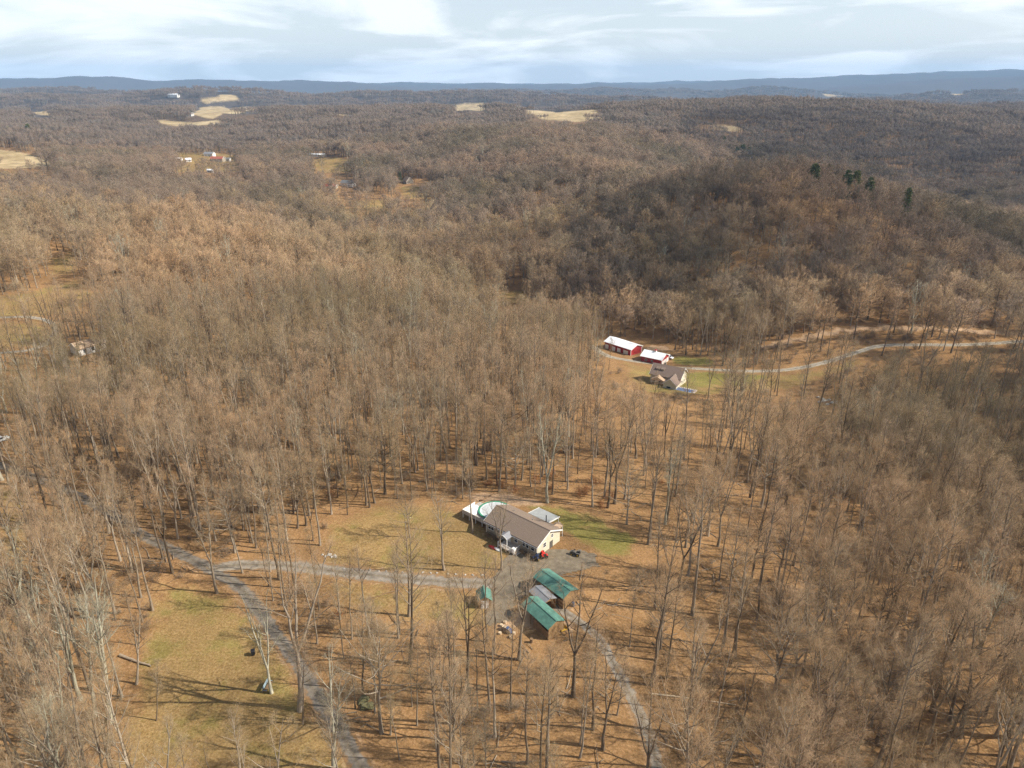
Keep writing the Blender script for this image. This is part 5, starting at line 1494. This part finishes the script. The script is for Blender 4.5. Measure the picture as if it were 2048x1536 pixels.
def drums():
    for (u, v, mat, lab) in ((1146,1212,'tarp_blue','blue barrel standing past the green pole barns'), (1063,1285,'dark_wood','dark rusty barrel below the woodpile')):
        q = ground(u, v); o = empty('barrel', (q.x, q.y, q.z)); tag(o, lab, 'barrel')
        MB().cyl((0, 0, 0), .3, .9, 16).build('body', mat, o)
        for z in (.28, .58, .88): MB().cyl((0, 0, z), .315, .035, 16).build('hoop', mat, o)
    q = ground(1122, 1258); o = empty('hay_wagon', (q.x, q.y, q.z), R(-60)); tag(o, 'small yellow wooden cart beside the lower drive', 'cart')
    MB().box(-1.2, 1.2, -.7, .7, .5, .6).build('bed', 'yellow', o)
    for sy in (-.7, .66): MB().box(-1.2, 1.2, sy, sy + .04, .602, 1.0).build('side_board', 'yellow', o)
    for sg in (-1, 1): wheel(o, (0, sg * .82, .36), .36, .14)
    MB().box(1.2, 2.2, -.05, .05, .45, .53).build('drawbar', 'black_plastic', o)
drums()

def foundation_shrubs():
    for i, (q, yy) in enumerate(((-.92, -.9), (-.78, -1.0), (-.62, -.85), (-.47, -1.05), (-.33, -.9), (.60, -.9), (.74, -1.0), (.9, -.9))):
        p = RH.matrix_basis @ Vector((q * RHL / 2, -4.1 + yy, 0)); o = link('shrub', BUSH[i % 2]); k = .62 + .12 * (i % 3)
        o.location = (p.x, p.y, float(terrain(p.x, p.y)) - .03); o.rotation_euler = (0, 0, i * 1.7); o.scale = (k, k, k)
        tag(o, 'low bare shrub planted against the front wall of the ranch house', 'shrub', 'shrubs along the ranch house front')
foundation_shrubs()

# toys and clutter along the front of the deck
def clutter():
    for (q, yy, mat, nm, lab, sz) in ((-.16, -3.6, 'red_paint', 'kayak', 'red kayak lying in front of the white deck railing', (1.5, .34, .3)), (.02, -3.5, 'siding_white', 'kayak', 'white kayak lying in front of the white deck railing', (1.4, .34, .3))):
        p = RH.matrix_basis @ Vector((q * RHL / 2 - 1.0, -4.1 + yy, 0)); o = link(nm, rock_mesh(nm, mat, 2, *sz)); 
        import bmesh
        bm = bmesh.new(); bm.from_mesh(o.data)
        for v in bm.verts:
            t = v.co.x / sz[0]; v.co.y *= max(.12, 1 - t * t * .8); v.co.z = v.co.z + .12 * t * t
            if v.co.z > .16 and abs(t) < .45 and abs(v.co.y) < sz[1] * .6: v.co.z -= .14
        bm.to_mesh(o.data); bm.free()
        o.location = (p.x, p.y, float(terrain(p.x, p.y)) + .12); o.rotation_euler = (0, 0, RH.rotation_euler.z); tag(o, lab, 'kayak')
clutter()

# ------------------------------------------------------------------ far houses
def far_house(label, u, v, ang, L, Wd, h, rise, wall, roof, name='far_house', cat='house', zo=0.0):
    p = ground(u, v); o = empty(name, (p.x, p.y, p.z - .3 + zo), R(ang)); tag(o, label, cat)
    gable_shell(o, L, Wd, h, rise, wall, roof, .5, -2.0)
    for q in (-.55, .05, .6): window(o, q * L / 2, -Wd / 2, 1.2, 1.2, 1.3, '-y')
    door(o, .33 * L / 2, -Wd / 2, .3, 1.1, 2.2, '-y'); window(o, L / 2, 0, 1.3, 1.2, 1.3, '+x')
    return o
far_house('grey roofed white house in the far clearing of the left valley', 697, 372, -20, 16, 9, 4.2, 2.8, 'siding_white', 'shingle_grey')
far_house('dark A-frame style house with orange eaves at the clearing edge', 816, 366, -60, 12, 9, 3.2, 4.6, 'siding_tan', 'shingle_tan')
far_house('long white shed on a small far lawn', 634, 313, -8, 27, 9, 3.6, 1.4, 'siding_white', 'roof_white', 'long_shed', 'shed')
far_house('low red roofed house below the grey roofed white house', 660, 376, -8, 17, 8, 3.0, 2.0, 'siding_tan', 'roof_red')
far_house('pale metal roofed barn on the far left farmstead', 420, 312, -10, 15, 9, 4.2, 2.2, 'siding_white', 'roof_grey', 'far_barn', 'barn')
far_house('red roofed farmhouse on the far left farmstead', 436, 322, -8, 20, 10, 4.0, 3.0, 'siding_tan', 'roof_red')
far_house('small white outbuilding beyond the red roofed farmhouse', 455, 322, 0, 9, 6, 3.4, 1.8, 'siding_white', 'shingle_grey', 'outbuilding', 'shed')
far_house('white trailer home at the farmstead edge', 356, 321, -5, 12, 6, 3.2, 1.2, 'siding_white', 'roof_white', 'trailer_home')
far_house('small white shed west of the farmstead', 377, 323, 30, 8, 6, 3.6, 1.8, 'siding_white', 'roof_white', 'outbuilding', 'shed')
far_house('tiny white hut in the wood below the farmstead', 421, 345, 0, 7, 5, 3.4, 1.4, 'siding_white', 'roof_white', 'outbuilding', 'hut')
far_house('tiny red hut with white roof among the trees', 609, 354, 0, 7, 5, 3, 1.4, 'siding_red', 'roof_white', 'outbuilding', 'hut')
far_house('tan roofed cabin half hidden by trees near the loop road', 178, 702, 55, 10, 6.5, 3.2, 1.6, 'siding_white', 'shingle_tan', 'cabin', 'cabin')
far_house('white farmhouse on the broad far field', 380, 232, -10, 16, 12, 7, 4, 'siding_white', 'shingle_grey')
far_house('white barn on the dark far ridge', 348, 194, -10, 46, 20, 10, 6, 'siding_white', 'roof_white', 'far_barn', 'barn')
far_house('white farmhouse on the far ridge top field', 1600, 192, -10, 20, 12, 7, 4, 'siding_white', 'shingle_grey')
far_house('white cottage beside the evergreens at the far left', 74, 257, -10, 14, 9, 5, 3, 'siding_white', 'shingle_grey')

# ------------------------------------------------------------------ evergreens
def pine(u, d, top, label, i=0, wide=1.0, lo=14, hi=22):
    """stands at distance d on the bearing of column u, tall enough for its tip to reach row `top`"""
    if not d: d = ground(u, top + 22).xy.length; lo = 28
    r = ray(u, top); k = d / math.hypot(r[0], r[1]); x, y = r[0] * k, r[1] * k; z = float(terrain(x, y))
    h = min(max(CAM_H + r[2] * k - z, lo), hi); t, c, b, h0 = PINE[i % 2]; s = h / h0
    e = empty('pine_tree', (x, y, z - .1), u * .7); e.scale = (s * wide, s * wide, s); link('trunk', t, e); link('crown', c, e); tag(e, label, 'pine tree')
for i, (u, d, top, w, lab) in enumerate([
    (1632,535,324,1.3,'broad yellow-green pine rising from the dark hill crest'), (1700,535,334,1.2,'olive pine on the hill crest beside the broad one'),
    (1718,548,334,1.1,'olive pine behind its twin on the hill crest'), (1745,530,348,1.0,'small olive pine further along the hill crest'), (1663,590,318,1.1,'dark pine just over the hill crest'),
    (1474,0,303,1.3,'dark evergreen at the upper side of the evergreen clump'), (1486,0,297,1.4,'largest evergreen of the dark clump in the side valley'), (1498,0,303,1.3,'low evergreen at the lower side of the dark clump'),
    (1449,0,279,0.9,'tall narrow spruce standing apart from the evergreen clump'), (767,1180,300,1.2,'dark evergreen by the long low roof across the valley'),
    (50,1500,231,1.4,'big dark evergreen beside the white cottage'), (8,1600,224,1.2,'dark evergreen on the far hillside beyond the tan field'), (800,926,350,1.0,'small dark evergreen beside the house with orange eaves'),
    (1358,0,303,0.9,'lone small evergreen in the side valley wood'), (1820,540,372,0.9,'olive pine half sunk in the wood of the hill crest')]):
    pine(u, d, top, lab, i, w)

# ------------------------------------------------------------------ clouds added out of view to shade the hill, side valley and wood edge
def shade_cloud_material():
    m = bpy.data.materials.new('shade_cloud'); m.use_nodes = True; t = m.node_tree; t.nodes.clear(); MAT['shade_cloud'] = m
    o = N(t, 'ShaderNodeOutputMaterial'); mxs = N(t, 'ShaderNodeMixShader'); tr = N(t, 'ShaderNodeBsdfTransparent'); tl = N(t, 'ShaderNodeBsdfTranslucent'); df = N(t, 'ShaderNodeBsdfDiffuse'); ad = N(t, 'ShaderNodeMixShader')
    tl.inputs[0].default_value = (.9, .9, .9, 1); df.inputs[0].default_value = (.85, .85, .85, 1)
    g = N(t, 'ShaderNodeNewGeometry'); n = N(t, 'ShaderNodeTexNoise'); n.inputs['Scale'].default_value = 0.009; n.inputs['Detail'].default_value = 6
    t.links.new(g.outputs['Position'], n.inputs['Vector'])
    r = N(t, 'ShaderNodeMapRange'); r.inputs['From Min'].default_value = .36; r.inputs['From Max'].default_value = .62; r.inputs['To Min'].default_value = .05; r.inputs['To Max'].default_value = .42
    t.links.new(n.outputs['Fac'], r.inputs['Value']); t.links.new(r.outputs[0], mxs.inputs[0])
    t.links.new(tl.outputs[0], ad.inputs[1]); t.links.new(df.outputs[0], ad.inputs[2]); t.links.new(tr.outputs[0], mxs.inputs[1]); t.links.new(ad.outputs[0], mxs.inputs[2]); t.links.new(mxs.outputs[0], o.inputs['Surface'])
shade_cloud_material()
def shade_cloud(label, cx, cy, rx, ry, alt, seed):
    """shaded patch centred on (cx, cy): the cloud floats up the sun's ray"""
    import bmesh
    k = alt / math.tan(SUN_EL); X, Y = cx + k * math.sin(SUN_AZ), cy + k * math.cos(SUN_AZ)
    bm = bmesh.new(); bmesh.ops.create_icosphere(bm, subdivisions=5, radius=1)
    P = np.array([v.co[:] for v in bm.verts])
    n = 1 + .5 * fbm(P[:, 0] * 1.7 + seed, P[:, 1] * 1.7 + P[:, 2], 4, seed)
    for v, q in zip(bm.verts, n): v.co = Vector((v.co.x * rx * q, v.co.y * ry * q, max(v.co.z, -.35) * min(rx, ry) * .28 * q))
    me = bpy.data.meshes.new('shade_cloud'); bm.to_mesh(me); bm.free(); me.materials.append(MAT['shade_cloud'])
    o = link('shade_cloud', me); o.location = (X, Y, alt); tag(o, label, 'shade_cloud', kind='structure')
shade_cloud('thin white cloudlike blocker added out of view to shade the hill', 150, 455, 215, 100, 1500, 1)
shade_cloud('long thin white cloudlike blocker added out of view to shade the far side valley', 620, 1180, 330, 400, 1700, 2)
shade_cloud('small white cloudlike blocker added out of view to shade the wood edge', 185, 195, 70, 75, 1400, 3)

# ------------------------------------------------------------------ haze
def haze():
    m = bpy.data.materials.new('haze'); m.use_nodes = True
    t = m.node_tree; t.nodes.clear()
    o = N(t, 'ShaderNodeOutputMaterial'); v = N(t, 'ShaderNodeVolumePrincipled')
    v.inputs['Color'].default_value = (0.38, 0.65, 1.0, 1)
    v.inputs['Density'].default_value = 0.00006
    v.inputs['Anisotropy'].default_value = 0.0
    t.links.new(v.outputs[0], o.inputs['Volume'])
    a, lo, hi = 19500, -210, 540
    V = np.array([[x, y, z] for z in (lo, hi) for y in (-a, a) for x in (-a, a)], float)
    Q = np.array([[0, 2, 3, 1], [4, 5, 7, 6], [0, 1, 5, 4], [2, 6, 7, 3], [0, 4, 6, 2], [1, 3, 7, 5]])
    me = mesh_np('haze', V, Q); me.materials.append(m)
    tag(link('haze', me), 'thin blue haze softening the far hills', 'haze', kind='stuff')
haze()
